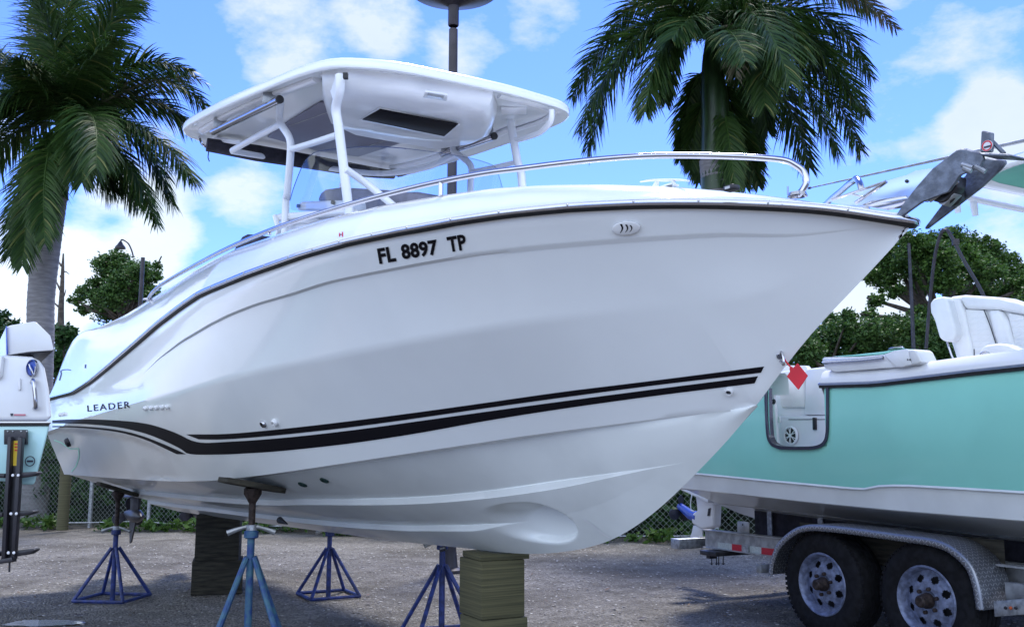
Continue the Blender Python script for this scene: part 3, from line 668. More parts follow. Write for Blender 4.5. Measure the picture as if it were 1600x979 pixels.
m = M(); m.box(p + Vector((*FR.S, 0)) * .018 - Z3 * .001, (.02, .004, .008), (Vector((*FR.A, 0)), Vector((*FR.S, 0)), Z3)); build('lens', m, lens, nl)
build('latch_pin', M().tube([FR.P(1231, 304, .38), FR.P(1231, 291, .38)], .003, 8), chrome, boat)
m = M()
for (xa, ya, xb, yb_, r_) in ((1300, 312, 1385, 283.5, .0045), (1385, 283.5, 1337, 317, .006), (1330, 303, 1350, 308, .003)): m.tube([FR.P(xa, ya, .06), FR.P(xb, yb_, .06)], r_, 10)
build('roller_bail', m, chrome, boat)
m = M(); m.prism([FR.P(*q, .03) for q in ((1345, 320), (1360, 313.5), (1415, 305), (1419, 311), (1400, 316), (1362, 323))], Vector((*FR.S, 0)) * -.09); build('roller_base', m, chrome, boat, bevel=.003)
m = M(); m.prism([FR.P(*q, -.02) for q in ((1292, 313.5), (1340, 296), (1387, 281.5), (1417, 273), (1430, 266.5), (1468, 261), (1500, 262), (1490, 300), (1448, 315.5), (1415, 312), (1360, 321), (1330, 324))], Vector((*FR.S, 0)) * -.006)
arm = build('anchor_roller_arm', m, roller_steel, boat, bevel=.001)
m = M().lathe([(.0001, .004), (.005, .003), (.006, 0)], FR.P(1416.6, 283, -.018), (*FR.S, 0), 12); build('bolt', m, dark_metal, arm)
m = M().lathe([(.0001, -.09), (.03, -.09), (.036, -.06), (.026, -.045), (.036, -.03), (.03, 0), (.0001, 0)], FR.P(1470, 300, .03), (*FR.S, 0), 20); build('roller_wheel', m, rubber, boat)
m = M().tube([FR.P(1453, 314, .035), FR.P(1497, 283, .035)], .006, 8); build('roller_guard', m, alu, boat)
# bow eye
pe, ne = on_hull(1219, 556, 0)
be = M(); be.tube([pe + Vector((0, 0, .02)), pe + ne * .03 + Vector((.008, 0, .022)), pe + ne * .035 + Vector((.01, 0, -.012)), pe + Vector((0, 0, -.018))], .0045, 10, spline=5); be.lathe([(.014, 0), (.012, .004), (.0001, .004)], pe, ne, 16)
build('bow_eye', be, chrome, hull_o)
# ------------------------------------------------------------ hardtop
def ht_plane(px, py, dz=0):
    """point on the gently raked hardtop plane"""
    # z = 3.37 + .09*(s-2.75)
    d = px_dir(px, py); k = 3.0
    lo, hi = .5, 30
    for _ in range(60):
        k = (lo + hi) / 2; p = C0 + d * k; s_ = (Vector(p[:2]) - FR.O).dot(FR.A); zz = 3.37 + .095 * (s_ - 2.75) + dz
        if p.z > zz: hi = k
        else: lo = k
    return p
OUT = [(285, 200), (291, 194), (310, 183), (343, 166), (380, 149.5), (417, 134), (466, 114), (515, 101.5), (564, 101), (620, 106), (680, 117), (740, 129.5), (800, 143), (850, 157), (880, 167), (890, 175.5), (886, 184), (874, 191), (840, 205), (805, 218), (731, 243), (665, 263.5), (640, 270), (609, 272), (560, 268), (473, 257), (390, 243), (330, 228), (309, 217), (291, 209)]
outl = catmull([ht_plane(*p) for p in OUT] + [ht_plane(*OUT[0])], 3)[:-1]
cen = sum(outl, Vector()) / len(outl)
rows = []
for sc_, dz in ((.0, .0), (.86, .0), (.955, -.008), (.985, -.02), (.997, -.016), (1.0, -.004), (1.0, .022), (.992, .038), (.96, .056), (.85, .085), (.5, .115), (0, .125)):
    rows.append([cen + (p - cen) * max(sc_, .001) + Z3 * dz for p in outl])
ht = build('hardtop', M().grid(rows, True), gel, boat, sharp=60)
def hp(px, py, dz=0): return ht_plane(px, py, dz)
# grey lining panel
m = M(); lp = [(437, 197), (500, 158), (541, 158), (560, 182), (653, 213), (560, 243), (500, 235), (418, 212)]
m.prism([hp(*q, -.004) for q in lp], (0, 0, -.012)); build('ceiling_panel', m, panelgrey, ht, bevel=.003)
m = M().tube([hp(452, 197, -.018), hp(541, 165, -.018)], .003, 6); build('panel_seam', m, alu, ht)
m = M().tube([hp(560, 233, -.018), hp(640, 208, -.018)], .003, 6); build('panel_seam', m, alu, ht)
# electronics box: rounded drop moulding under the front half
bx0 = [(503, 112), (545, 107), (640, 117), (770, 141), (777, 165), (770, 190), (745, 203), (690, 212), (620, 200), (545, 186), (512, 170), (503, 140)]
bx1 = [(512, 136), (550, 138), (640, 146), (752, 166), (762, 178), (752, 196), (735, 208), (690, 221), (620, 208), (540, 189), (517, 182), (510, 160)]
a_ = [hp(*q, -.004) for q in bx0]; c_ = sum(a_, Vector()) / len(a_)
rws = [a_]
for f, dz in ((.99, -.05), (.95, -.10), (.86, -.125), (.3, -.13), (0.001, -.13)): rws.append([c_ + (p - c_) * f + Z3 * dz for p in a_])
ebox = build('electronics_box', M().grid(rws, True), gel2, ht, sharp=50)
def box_plane(px, py, dz=-.137): return hp(px, py, dz)
fr_ = [(566, 186), (594, 170), (716, 193), (694, 212)]
m = M(); m.prism([box_plane(x_ + (x_ - 642) * .035, y_ + (y_ - 191) * .12, -.134) for x_, y_ in fr_], (0, 0, -.008)); bz = build('panel_frame', m, gel2, ebox, bevel=.003)
m = M(); m.prism([box_plane(*q, -.143) for q in fr_], (0, 0, -.006)); build('smoked_panel', m, darkglass, ebox, bevel=.002)
m = M(); cq = [(664, 140.5), (700, 146), (698, 155), (661, 149.5)]
m.prism([box_plane(*q, -.131) for q in cq], (0, 0, -.014)); lg = build('dome_light', m, gel2, ebox, bevel=.006)
m = M(); m.prism([box_plane(*q, -.146) for q in ((669, 144), (694.5, 148.2), (692.5, 154), (667.5, 149.3))], (0, 0, -.004)); build('lens', m, lens, lg, bevel=.002)
# moulded ribs round the underside
m = M(); ribp = [(318, 203), (360, 179), (430, 148), (495, 124)]; m.tube([hp(*q, -.012) for q in ribp], .02, 10, spline=4, flat=1.6); build('underside_rib', m, gel2, ht)
m = M(); m.tube([hp(*q, -.012) for q in ((800, 200), (740, 226), (660, 252), (612, 262))], .02, 10, spline=4, flat=1.6); build('underside_rib', m, gel2, ht)
m = M(); m.tube([hp(*q, -.012) for q in ((780, 150), (830, 162), (862, 174), (850, 188), (800, 205))], .014, 10, spline=4, flat=1.8); build('underside_rib', m, gel2, ht)
# stainless rod tubes under the top
for (xa, ya, xb, yb_) in ((333, 206, 436, 156), (690, 240, 771, 213)):
    a = hp(xa, ya, -.08); b_ = hp(xb, yb_, -.08); tb = build('spreader_tube', M().tube([a, b_], .024, 16), chrome, ht)
    d_ = (b_ - a).normalized(); build('end_cap', M().tube([b_ + d_ * .001, b_ + d_ * .016], .0255, 16), rubber, tb)
    for f in (.12, .88): p = a + (b_ - a) * f; build('bracket', M().box(p + Z3 * .04, (.09, .03, .07)), alu, tb, bevel=.006)
# rolled shade at the aft edge
sh = M().tube([hp(323, 226, -.09), hp(400, 239, -.10), hp(473, 251, -.10), hp(560, 266, -.09), hp(615, 273, -.07)], [.05, .062, .058, .05, .035], 14, spline=5); build('rolled_shade', sh, darkfab, ht)
m = M().tube([hp(312, 214, -.03), hp(316, 225, -.05), hp(330, 234, -.09)], .01, 8, spline=4); build('shade_arm', m, chrome, ht)
m = M().tube([hp(326, 236, -.10), hp(325, 246, -.16), hp(327, 252, -.2)], .004, 6); build('strap', m, darkfab, ht)
m = M().tube([hp(640, 270, -.05), hp(622, 275, -.05), hp(618, 267, -.05)], .01, 8, spline=3); build('strap', m, darkfab, ht)
# aft frame beam (white tube along the back)
tubes = M()
def P(x_, y_, b): return FR.P(x_, y_, b)
# starboard legs
zb = 1.3
def down(p, z): return Vector((p.x, p.y, z))
frame = []
fl_b = P(546, 336, .56)
frame.append(([P(531, 118, .66), P(531, 140, .66), P(525, 170, .64), P(530, 205, .62), P(546, 336, .56), fl_b + (fl_b - P(530, 205, .62)).normalized() * .9], .027))
rl_b = P(447, 332, .56)
frame.append(([P(438, 160, .64), P(437.5, 190, .63), P(452, 215, .61), P(454, 240, .60), P(449, 300, .575), P(446, 332, .56), down(P(446, 332, .56), 1.9)], .024))
frame.append(([P(363, 235, .66), P(400, 214, .65), P(437.5, 194, .63)], .021))
frame.append(([P(453, 234, .60), P(490, 223, .61), P(527, 211, .62)], .020))
frame.append(([P(540, 264, .595), P(574, 288, .45), P(616, 322, .33), P(650, 348, .2)], .021))
frame.append(([P(318, 192, .68), P(323, 205, .68), P(335, 215, .66), P(355, 220, .64), P(378, 223, .62)], .018))
frame.append(([P(363, 236, .66), P(420, 246, .3), P(474, 256, 0.), P(540, 266, -.3), P(598, 271, -.6), P(665, 262, -.66), P(716, 240, -.64)], .022))
# port legs
frame.append(([P(796, 178, -.66), P(802, 215, -.64), P(808, 250, -.62), P(816, 292, -.6), down(P(816, 300, -.6), 2.2)], .026))
frame.append(([P(709, 216, -.62), P(709, 236, -.62), P(722, 246, -.61), P(735, 258, -.60), P(737, 275, -.6), P(735, 300, -.59), down(P(735, 305, -.59), 2.1)], .023))
frame.append(([P(862, 172, -.62), P(860, 190, -.62), P(845, 206, -.63), P(825, 214, -.635), P(804, 220, -.64)], .018))
frame.append(([P(738, 268, -.6), P(770, 262, -.61), P(808, 253, -.62)], .016))
fo = None
for pts, r_ in frame:
    build('hardtop_leg' if r_ > .0225 else 'frame_tube', M().tube(pts, r_, 14, spline=5), powder, ht if False else boat, sharp=80)
# leg plates
for q in ((515, 125, .66, 1), (793, 176, -.66, -1)):
    m = M(); m.box(hp(q[0] + 10, q[1] - 3, -.01), (.16, .12, .012)); build('mounting_plate', m, gel2, ht, bevel=.004)
m = M(); m.prism([P(512, 128, .66), P(529, 118, .66), P(525, 172, .64)], Vector((*FR.S, 0)) * -.012); build('gusset_plate', m, powder, ht)
for q in ((512, 125, .665), (540, 119, .665), (806, 172, -.66)):
    m = M(); m.box(P(*q), (.025, .03, .03)); build('wire_hole', m, rubber, ht)
# ------------------------------------------------------------ console, windscreen, seats
A3 = Vector((*FR.A, 0)); S3 = Vector((*FR.S, 0))
con = M(); prof = [(3.25, 1.27), (3.05, 2.0), (3.15, 2.45), (3.5, 2.72), (4.0, 2.80), (4.22, 2.78), (4.3, 2.55), (4.3, 1.27)]
rws = []
for b_, k in ((-.46, .94), (-.42, 1), (-.2, 1.0), (0, 1.0), (.2, 1.0), (.42, 1), (.46, .94)):
    rws.append([FR.w(3.7 + (s - 3.7) * k, b_, 1.27 + (z - 1.27) * (k if z > 2 else 1)) for s, z in prof])
con.grid(rws); con.add(rws[0], [tuple(range(8))]); con.add(rws[-1], [tuple(range(8))])
console = build('console', con, gel2, boat, sharp=50, bevel=.02, seg=3)
def slab(pts, b, th, mtl, name, parent, bev=.01, seg=3, vec=None):
    m = M(); m.prism([FR.P(x_, y_, b) for x_, y_ in pts], (vec or S3 * -th)); return build(name, m, mtl, parent, bevel=bev, seg=seg)
slab([(462, 328), (464, 318), (470, 314.5), (520, 312), (548, 313), (548, 330)], .40, .7, gel2, 'dash_pod', console, .02)
slab([(494, 314), (500, 300), (506, 295), (528, 292), (548, 293), (600, 296), (648, 302), (700, 318), (700, 335), (548, 335), (530, 314)], .30, .55, fabric, 'canvas_cover', console, .025)
slab([(600, 301), (648, 299), (665, 306), (690, 310), (700, 325), (600, 325)], .05, .4, fabric, 'canvas_cover', console, .02)
m = M().tube([FR.P(537, 302, .1), FR.P(537, 287, .1)], .03, 16); build('compass_cover', m, gel2, console)
for q in ((468, 322), (522, 316.5)): m = M().lathe([(.0001, .02), (.012, .018), (.014, 0)], FR.P(*q, .405), S3, 14); build('bolt_knob', m, rubber, console)
# cushion-topped helm pod and grab bar beside the console
slab([(429, 345), (429, 336), (436, 333), (545, 325), (548, 333), (520, 336), (440, 344)], .55, .06, gel2, 'pod_edge', console, .012)
m = M(); m.tube([FR.P(446, 352, .5), FR.P(460, 345, .5), FR.P(480, 345, .5), FR.P(500, 338, .5)], .02, 10, spline=3); build('grab_bar', m, gel2, console)
m = M(); m.tube([FR.P(430, 338, .56), FR.P(436, 360, .56), FR.P(428, 385, .56)], .018, 10); build('frame_tube', m, powder, boat)
m = M(); m.prism([FR.P(x_, y_, .5) for x_, y_ in ((427, 395), (436, 345), (545, 330), (600, 335), (560, 370))], S3 * -.9); build('console_base', m, gel2, boat, bevel=.02)
# windscreen: bent acrylic
top_ = [(453, 313, .50), (460, 290, .50), (474, 256, .50), (486, 242, .49), (500, 236, .47), (540, 231, .40), (591, 229, .30), (650, 234, .12), (713, 243, -.12), (750, 251, -.3), (774, 261, -.46), (780, 276, -.50), (785, 293, -.5)]
bot_ = [(454, 320, .50), (456, 328, .50), (475, 330, .50), (500, 331, .49), (530, 330, .47), (560, 328, .40), (600, 325, .30), (650, 318, .12), (705, 312, -.12), (740, 306, -.3), (765, 302, -.46), (775, 300, -.50), (783, 299, -.5)]
T_ = catmull([FR.P(*q) for q in top_], 4); B_ = catmull([FR.P(*q) for q in bot_], 4)
wsm = M(); wsm.grid([[b + (t - b) * f for t, b in zip(T_, B_)] for f in (0, .25, .5, .75, 1)]); ws = build('windscreen', wsm, winglass, boat, sharp=180)
edge_m = mat('acrylic edge', (.05, .08, .18), .3)
build('edge_trim', M().tube(T_[:28], .0028, 6), edge_m, ws); build('edge_trim', M().tube(T_[27:], .0016, 6), edge_m, ws)
# dark helm seat back seen past the coaming
slab([(350, 404), (353, 399), (366, 388), (378, 369), (385, 365.5), (394, 366), (406, 372), (412, 379), (416, 396), (400, 410)], .35, .5, darkfab, 'helm_seat', boat, .03, 3)
# aft bench/cooler mass to close the cockpit end
# ------------------------------------------------------------ outboard lower units
def outboard(name, s, b, mtl, tilt=0):
    root_p = FR.w(s, b, .62); m = M()
    def w(a, c, z): return FR.w(s + a, b + c, z)
    # gearcase torpedo, leg, skeg, cavitation plate
    m.tube([w(-.30, 0, .62), w(-.24, 0, .62), w(-.1, 0, .62), w(.1, 0, .62), w(.18, 0, .62)], [.006, .045, .07, .062, .05], 14)
    legrows = []
    for z, f0, f1, th in ((1.35, -.16, .16, .07), (1.1, -.15, .15, .06), (.9, -.15, .13, .05), (.7, -.16, .10, .04), (.62, -.14, .1, .03)):
        legrows.append([w(f0, 0, z), w(f0 + .04, th * .8, z), w((f0 + f1) / 2, th, z), w(f1 - .03, th * .6, z), w(f1, 0, z), w(f1 - .03, -th * .6, z), w((f0 + f1) / 2, -th, z), w(f0 + .04, -th * .8, z)])
    m.grid(legrows, True)
    m.prism([w(-.14, 0, .58), w(.12, 0, .58), w(.10, 0, .50), (w(.06, 0, .34)), w(-.0, 0, .36)], S3 * .014)
    m.prism([w(-.2, -.10, .80), w(-.2, .10, .80), w(.0, .13, .80), w(.28, .10, .80), w(.28, -.10, .80), w(0, -.13, .80)], (0, 0, .012))
    m.box(w(-.02, 0, 1.22), (.3, .2, .35), (A3, S3, Z3))
    ou = build(name, m, mtl, boat, sharp=40)
    pm = M(); hub = w(.20, 0, .62); pm.lathe([(.04, -.02), (.042, .06), (.03, .1), (.0001, .105)], hub, A3, 16)
    for k in range(3):
        a0 = k * 2.094 + b * 3; ring_ = []
        for t in range(8):
            a = a0 + t / 7 * 1.35; rr_ = .045 + .125 * math.sin(min(1, t / 7 * 1.05) * math.pi) ** .6
            d_ = S3 * math.cos(a) + Z3 * math.sin(a); ring_.append(hub + d_ * rr_ + A3 * (.07 * t / 7))
        pm.prism(ring_ + [hub + A3 * .035], A3 * .006)
    build('propeller', pm, dark_metal, ou, sharp=40); return ou
outboard('outboard_motor', 8.55, .34, dark_metal); outboard('outboard_motor', 8.55, -.34, dark_metal)
#@@PART2
# ============================================================ ANCHOR AND FLAG (hang on the main boat)
X_ax = S3.copy()
def anchor():
    a = thing('anchor', 'grey galvanised plate anchor with two long pointed flukes hanging off the white bow', 'anchor', FR.P(1480, 300, 0))
    def plate(pts, b, th, name, mtl=galvd, bev=.003, b2=None):
        m = M(); n = len(pts); b2 = b2 or [b] * n
        m.prism([FR.P(x_, y_, q) for (x_, y_), q in zip(pts, b2)], S3 * -th + Z3 * .004); return build(name, m, mtl, a, bevel=bev, seg=1, sharp=30)
    f1 = [(1493.7, 235), (1499, 232.6), (1506, 232), (1534, 241), (1536, 250), (1531, 262), (1500, 274), (1494, 283), (1482, 300), (1449, 313), (1439.6, 316.4), (1397, 347), (1394.5, 344.5), (1411, 318), (1432, 291), (1457, 263)]
    plate(f1, .05, .016, 'fluke', b2=[.05] * 16)
    f2 = [(1538, 247), (1569, 251), (1570.5, 255), (1565, 263), (1532, 294), (1446.5, 359), (1444, 356), (1470, 321.7), (1478, 309), (1496, 284), (1507.6, 275), (1511, 268), (1531, 262)]
    plate(f2, -.06, .016, 'fluke')
    # turned-up edges give the flukes their thickness
    plate([(1533, 204.5), (1550.5, 208.5), (1549.5, 238.5), (1531, 238.5)], .02, .014, 'crown_plate')
    plate([(1530, 238.5), (1572, 239.5), (1580.5, 242.5), (1576, 245.5), (1532, 243)], .05, .09, 'stock_plate')
    build('strut', M().tube([FR.P(1543.5, 214, .0), FR.P(1569, 240, .0)], .0065, 8), galvd, a)
    st = M().lathe([(.0001, .002), (.017, .002), (.017, 0)], FR.P(1542.8, 228, .0225), S3, 20); s_o = build('round_sticker', st, white_paint, a)
    st = M().lathe([(.012, .003), (.016, .003)], FR.P(1542.8, 228, .0225), S3, 20); build('sticker_ring', st, red_m, s_o)
    m = M(); m.box(FR.P(1542.8, 229, .026), (.022, .001, .005), (A3, S3, Z3)); build('sticker_print', m, printm, s_o)
    # shank socket, pin and dark web between the flukes
    m = M(); m.prism([FR.P(*q, .03) for q in ((1449, 311), (1484, 289), (1497, 274), (1495, 292), (1489, 300), (1468, 317))], S3 * -.05); build('shank', m, blackmetal, a, bevel=.004)
    m = M(); m.prism([FR.P(*q, .02) for q in ((1466, 318), (1488, 299), (1492, 303), (1474, 321))], S3 * -.04); build('shank_side', m, alu, a, bevel=.002)
    for (x1, y1, x2, y2) in ((1503, 257, 1520, 262), (1524, 260, 1540, 268), (1505, 262, 1518, 267)): build('bolt', M().tube([FR.P(x1, y1, .06), FR.P(x2, y2, .055)], .008, 8), galv, a)
    return a
anchor()
fl = thing('safety_flag', 'small red diamond tag hanging by a red cord from the bow eye', 'flag', FR.P(1245, 608, .0))
pf = lambda x_, y_: FR.P(x_, y_, .03)
m = M(); m.prism([pf(*q) for q in ((1245.5, 567), (1253, 576), (1261.7, 586.5), (1255, 597), (1247, 608.5), (1238, 598), (1229, 587.6), (1234, 580.5), (1233, 575), (1236, 572), (1239, 574.5))], S3 * -.004); build('flag_panel', m, red_m, fl, bevel=.001, seg=1)
build('cord', M().tube([pe + Vector((.012, -.01, -.012)), pf(1230, 567), pf(1236, 574)], .003, 6, spline=3), red_m, fl)

# ============================================================ JACK STANDS
def bottom_z(s, b):
    i = int(np.argmin([abs(q - s) for q in stations])); sec = secs[i][NSIDE:]
    bb = [p[0] for p in sec][::-1]; zz = [p[1] for p in sec][::-1]; return float(np.interp(abs(b), bb, zz))
def stand_mesh(hub, foot, legs=4):
    L = []
    for k in range(legs):
        a = R(45 + 90 * k); ft = Vector((math.cos(a) * foot, math.sin(a) * foot, .015)); L.append(M().tube([Vector((math.cos(a) * .03, math.sin(a) * .03, hub - .02)), ft], .0155, 8))
    bars = []
    for k in range(legs):
        a, c = R(45 + 90 * k), R(45 + 90 * (k + 1)); p, q = [Vector((math.cos(t) * foot, math.sin(t) * foot, .02)) for t in (a, c)]
        bars.append(M().tube([p, q], .014, 6))
    return L, bars
def jack_stand(px, pos, label, hub, foot, paint, rz, s_, b_, pad=True):
    top = bottom_z(s_, b_) - .012; g0 = gz(pos.x, pos.y)
    root = thing('jack_stand', label, 'jack stand', (pos.x, pos.y, g0), 'boat jack stands under the white boat', rz)
    L, bars = stand_mesh(hub, foot)
    for q in L: build('leg', q, paint, root, local=True)
    for q in bars: build('base_bar', q, paint, root, local=True)
    build('centre_post', M().tube([(0, 0, .0), (0, 0, hub + .10)], .021, 14), paint, root, local=True)
    build('collar', M().lathe([(.03, 0), (.04, .005), (.04, .04), (.028, .045)], (0, 0, hub + .085), Z3, 16), paint, root, local=True)
    topl = top - g0 - .03
    build('screw_post', M().tube([(0, 0, hub), (0, 0, topl)], .019, 12), rusty, root, local=True)
    nut = build('screw_handle', M().tube([(-.13, 0, hub + .115), (-.06, 0, hub + .14), (0, 0, hub + .15), (.06, 0, hub + .14), (.13, 0, hub + .115)], [.017, .011, .014, .011, .017], 8, spline=3), alu, root, local=True)
    build('handle_collar', M().lathe([(.021, 0), (.03, .0), (.03, .03), (.021, .03)], (0, 0, hub + .13), Z3, 14), galv, root, local=True)
    # pad lies along the hull
    sgn = 1 if b_ > 0 else -1
    dz = (bottom_z(s_, abs(b_) + .1) - bottom_z(s_, abs(b_) - .1)) / .2
    X = Vector((*FR.A, 0)); Y = (Vector((*(FR.S * sgn), 0)) + Z3 * dz).normalized(); N_ = X.cross(Y).normalized(); N_ = N_ if N_.z > 0 else -N_
    m = M(); c = Vector((pos.x, pos.y, top)) - N_ * .016
    ring_ = [(-.15, -.12), (-.10, -.17), (.10, -.17), (.15, -.12), (.15, .12), (.10, .17), (-.10, .17), (-.15, .12)]
    m.prism([c + X * u * .9 + Y * v for u, v in ring_], N_ * -.03)
    rot = Matrix.Rotation(-rz, 3, 'Z'); m.v = [rot @ (p - Vector((pos.x, pos.y, g0))) for p in m.v]
    if pad: build('pad', m, MATS['dark wet timber'], root, local=True, bevel=.004)
    m2 = M().lathe([(.02, -.10), (.05, -.05), (.05, -.02), (.02, -.0)], (0, 0, topl), Z3, 14); build('pad_bracket', m2, rusty, root, local=True)
    return root
def st_at(px, b):
    p, s_, z = FR.at(px, 770, b); return p, s_
p, s_ = st_at(395, .86); jack_stand(395, p, 'light blue paint worn jack stand nearest the camera, with a grey screw handle', .70, .36, blue_paint, R(12), s_, .86)
p, s_ = st_at(185, .80); jack_stand(185, p, 'dark blue jack stand under the stern, below the LEADER lettering', .46, .32, navy_paint, R(-8), s_, .80)
p, s_ = st_at(517, -.85); jack_stand(517, p, 'dark blue jack stand standing alone on sunny gravel behind the keel', .44, .31, navy_paint, R(28), s_, -.85)
p, s_ = st_at(692, -.72); jack_stand(692, p, 'dark blue jack stand partly hidden behind the front timber blocks', .50, .33, navy_paint, R(20), s_, -.72)

# ============================================================ TIMBER BLOCKS
def block(name, c, size, rz, mtl, label, group='timber blocks under the keel', chip=.006):
    o = M().box((0, 0, size[2] / 2), size)
    ob = build(name, o, mtl, None, bevel=chip, seg=2); ob.location = c; ob.rotation_euler = (0, 0, rz); tag(ob, label, 'timber block', group); return ob
pf_, sf, _z = FR.at(768, 870, 0.0); topz = zkeel(sf)
block('timber_block', (pf_.x + .01, pf_.y + .05, gz(pf_.x, pf_.y) - .0), (.25, .27, .43), R(30), wood_new, 'greenish timber block at the bottom of the front stack, cut by the frame')
block('timber_block', (pf_.x, pf_.y + .05, gz(pf_.x, pf_.y) + .433), (.245, .265, topz - .471 - gz(pf_.x, pf_.y)), R(28), wood_new, 'greenish timber block at the top of the front stack under the keel')
m_ = block('timber_plank', (pf_.x + .02, pf_.y + .05, topz - .036), (.27, .25, .030), R(24), wood_new, 'thin timber plank between the front block stack and the white keel', chip=.003)
pr_, sr, _z = FR.at(342, 850, -.10); tz = zkeel(sr)
block('timber_block', (pr_.x, pr_.y, gz(pr_.x, pr_.y)), (.44, .40, .29), R(16), wood_old, 'dark wet timber block at the bottom of the rear stack by the stern')
block('timber_block', (pr_.x, pr_.y, gz(pr_.x, pr_.y) + .292), (.38, .38, tz + .015 - .292), R(12), wood_old, 'dark wet timber block at the top of the rear stack below the aft keel')

# ============================================================ MINT BOAT ON A TRAILER
F2 = Frame((2.133, 6.793), (.479, -.878), (-.878, -.479))        # s forward, b outboard towards the yard
A2 = Vector((*F2.A, 0)); S2 = Vector((*F2.S, 0)); HB = -.03
def f2(px, py, b=HB): return F2.P(px, py, b)
def t2(pts, b=HB): return smoothtab([F2.at(x_, y_, b)[1:] for x_, y_ in pts], 2)
zs2 = t2([(1060, 606), (1100, 605), (1196, 603), (1286, 601.5), (1369, 599), (1445, 590), (1520, 581), (1600, 572.5), (1700, 562)])
zl2 = t2([(1060, 736), (1094, 739), (1208, 750), (1340, 762), (1352, 761.5), (1368, 757.2), (1404, 756), (1493, 760.5), (1600, 767), (1700, 773)])
zc2 = t2([(1060, 764), (1122, 770), (1244, 784), (1386, 798), (1600, 816), (1700, 824)], HB - .03)
sA = F2.at(1050, 700, HB)[1]; sE = F2.at(1700, 700, HB)[1]
s1 = F2.at(1203, 650, HB)[1]; s2_ = F2.at(1290, 650, HB)[1]
zdoor = F2.at(1250, 697, HB)[2]
boat2 = thing('mint_green_boat', 'mint green fishing boat on a trailer, its side door open and white seats inside', 'boat', F2.w(.4, -1.25, .9))
ss = sorted(set([sA, s1, s2_, sE] + list(np.arange(sA + .1, sE, .12)) + [sE + .6, sE + 1.2, sE + 1.8, sE + 2.4, sE + 3.0, sE + 3.6, sE + 4.1]))
def taper(s): t = max(0, s - sE) / 4.1; return 1.22 * (t ** 2.2)
hm = M(); wm = M(); CB = -1.25
def h2rows(s):
    zs_, zl_, zc_ = zs2(min(s, sE)) + max(0, s - sE) * .06, zl2(min(s, sE)), zc2(min(s, sE)) + taper(s) * .35; tp = taper(s)
    out = []
    for z in [zs_, zs_ - .12, zs_ - .25, zdoor, (zdoor + zl_) / 2, zl_ + .04, zl_]:
        f = (zs_ - z) / (zs_ - zl_); out.append((HB - tp * (1 + .35 * f) - .02 * f + .015 * math.sin(f * 3.14), z))
    return out, zl_, zc_, tp
for sgn in (1, -1):
    rws = []; wr = []
    for s in ss:
        r_, zl_, zc_, tp = h2rows(s)
        mir = (lambda b: b) if sgn == 1 else (lambda b: 2 * CB - b)
        cl = lambda b: max(b, CB)
        rws.append([F2.w(s, mir(cl(b)), z) for b, z in r_])
        wr.append([F2.w(s, mir(cl(b)), z) for b, z in ((HB - .02 - tp * 1.35, zl_), (HB - .014 - tp * 1.35, zl_ - .012), (HB - .03 - tp * 1.4, zl_ - .02), (HB - .045 - tp * 1.5, zc_ + .01), (HB - .06 - tp * 1.5, zc_), (HB - .14 - tp * 1.6, zc_ - .005), (CB + .5, zc_ - .22), (CB, zc_ - .36))])
    o = len(hm.v); n_ = 7; hm.v += [p for r in rws for p in r]
    for i in range(len(rws) - 1):
        for j in range(n_ - 1):
            if sgn == 1 and ss[i] >= s1 - 1e-4 and ss[i + 1] <= s2_ + 1e-4 and j < 3: continue
            hm.f.append((o + i * n_ + j, o + i * n_ + j + 1, o + (i + 1) * n_ + j + 1, o + (i + 1) * n_ + j))
    wm.grid(wr)
    if sgn == 1: tr0 = rws[0], wr[0]
    else: hm.add([*tr0[0], *reversed(rws[0])], [tuple(range(14))]); wm.add([*tr0[1], *reversed(wr[0])], [tuple(range(16))])
h2 = build('hull', hm, mint, boat2, sharp=40); build('hull_bottom', wm, gelb, boat2, sharp=40)
# corner fillets of the door opening
for pts in (((1202, 699), (1202, 680), (1206, 689), (1213, 695), (1224, 699)), ((1291, 699), (1291, 680), (1287, 689), (1280, 695), (1270, 699))):
    m = M(); m.prism([f2(x_, y_, HB - .006) for x_, y_ in pts], S2 * -.02); build('door_corner', m, mint, h2)
UP = [(1196.5, 606), (1197.5, 640), (1199, 670), (1201, 684), (1206, 693), (1215, 698), (1228, 700), (1265, 700), (1280, 697.5), (1288, 692), (1292.5, 682), (1294, 660), (1294, 604)]
dfm = M(); pin = [f2(x_, y_, HB + .010) for x_, y_ in UP]; cdo = f2(1245, 640, HB + .01)
pin = catmull(pin, 4); rws = []
for i, p in enumerate(pin):
    t = (pin[min(i + 1, len(pin) - 1)] - pin[max(i - 1, 0)]).normalized(); n = t.cross(S2).normalized()
    if n.dot(cdo - p) < 0: n = -n
    rws.append([p - n * .010, p - n * .010 + S2 * .008, p + n * .014 + S2 * .008, p + n * .014 - S2 * .05])
dfm.grid(rws); build('door_frame', dfm, mat('polished dark door frame', (.10, .10, .12), .16, 1), h2, sharp=40)
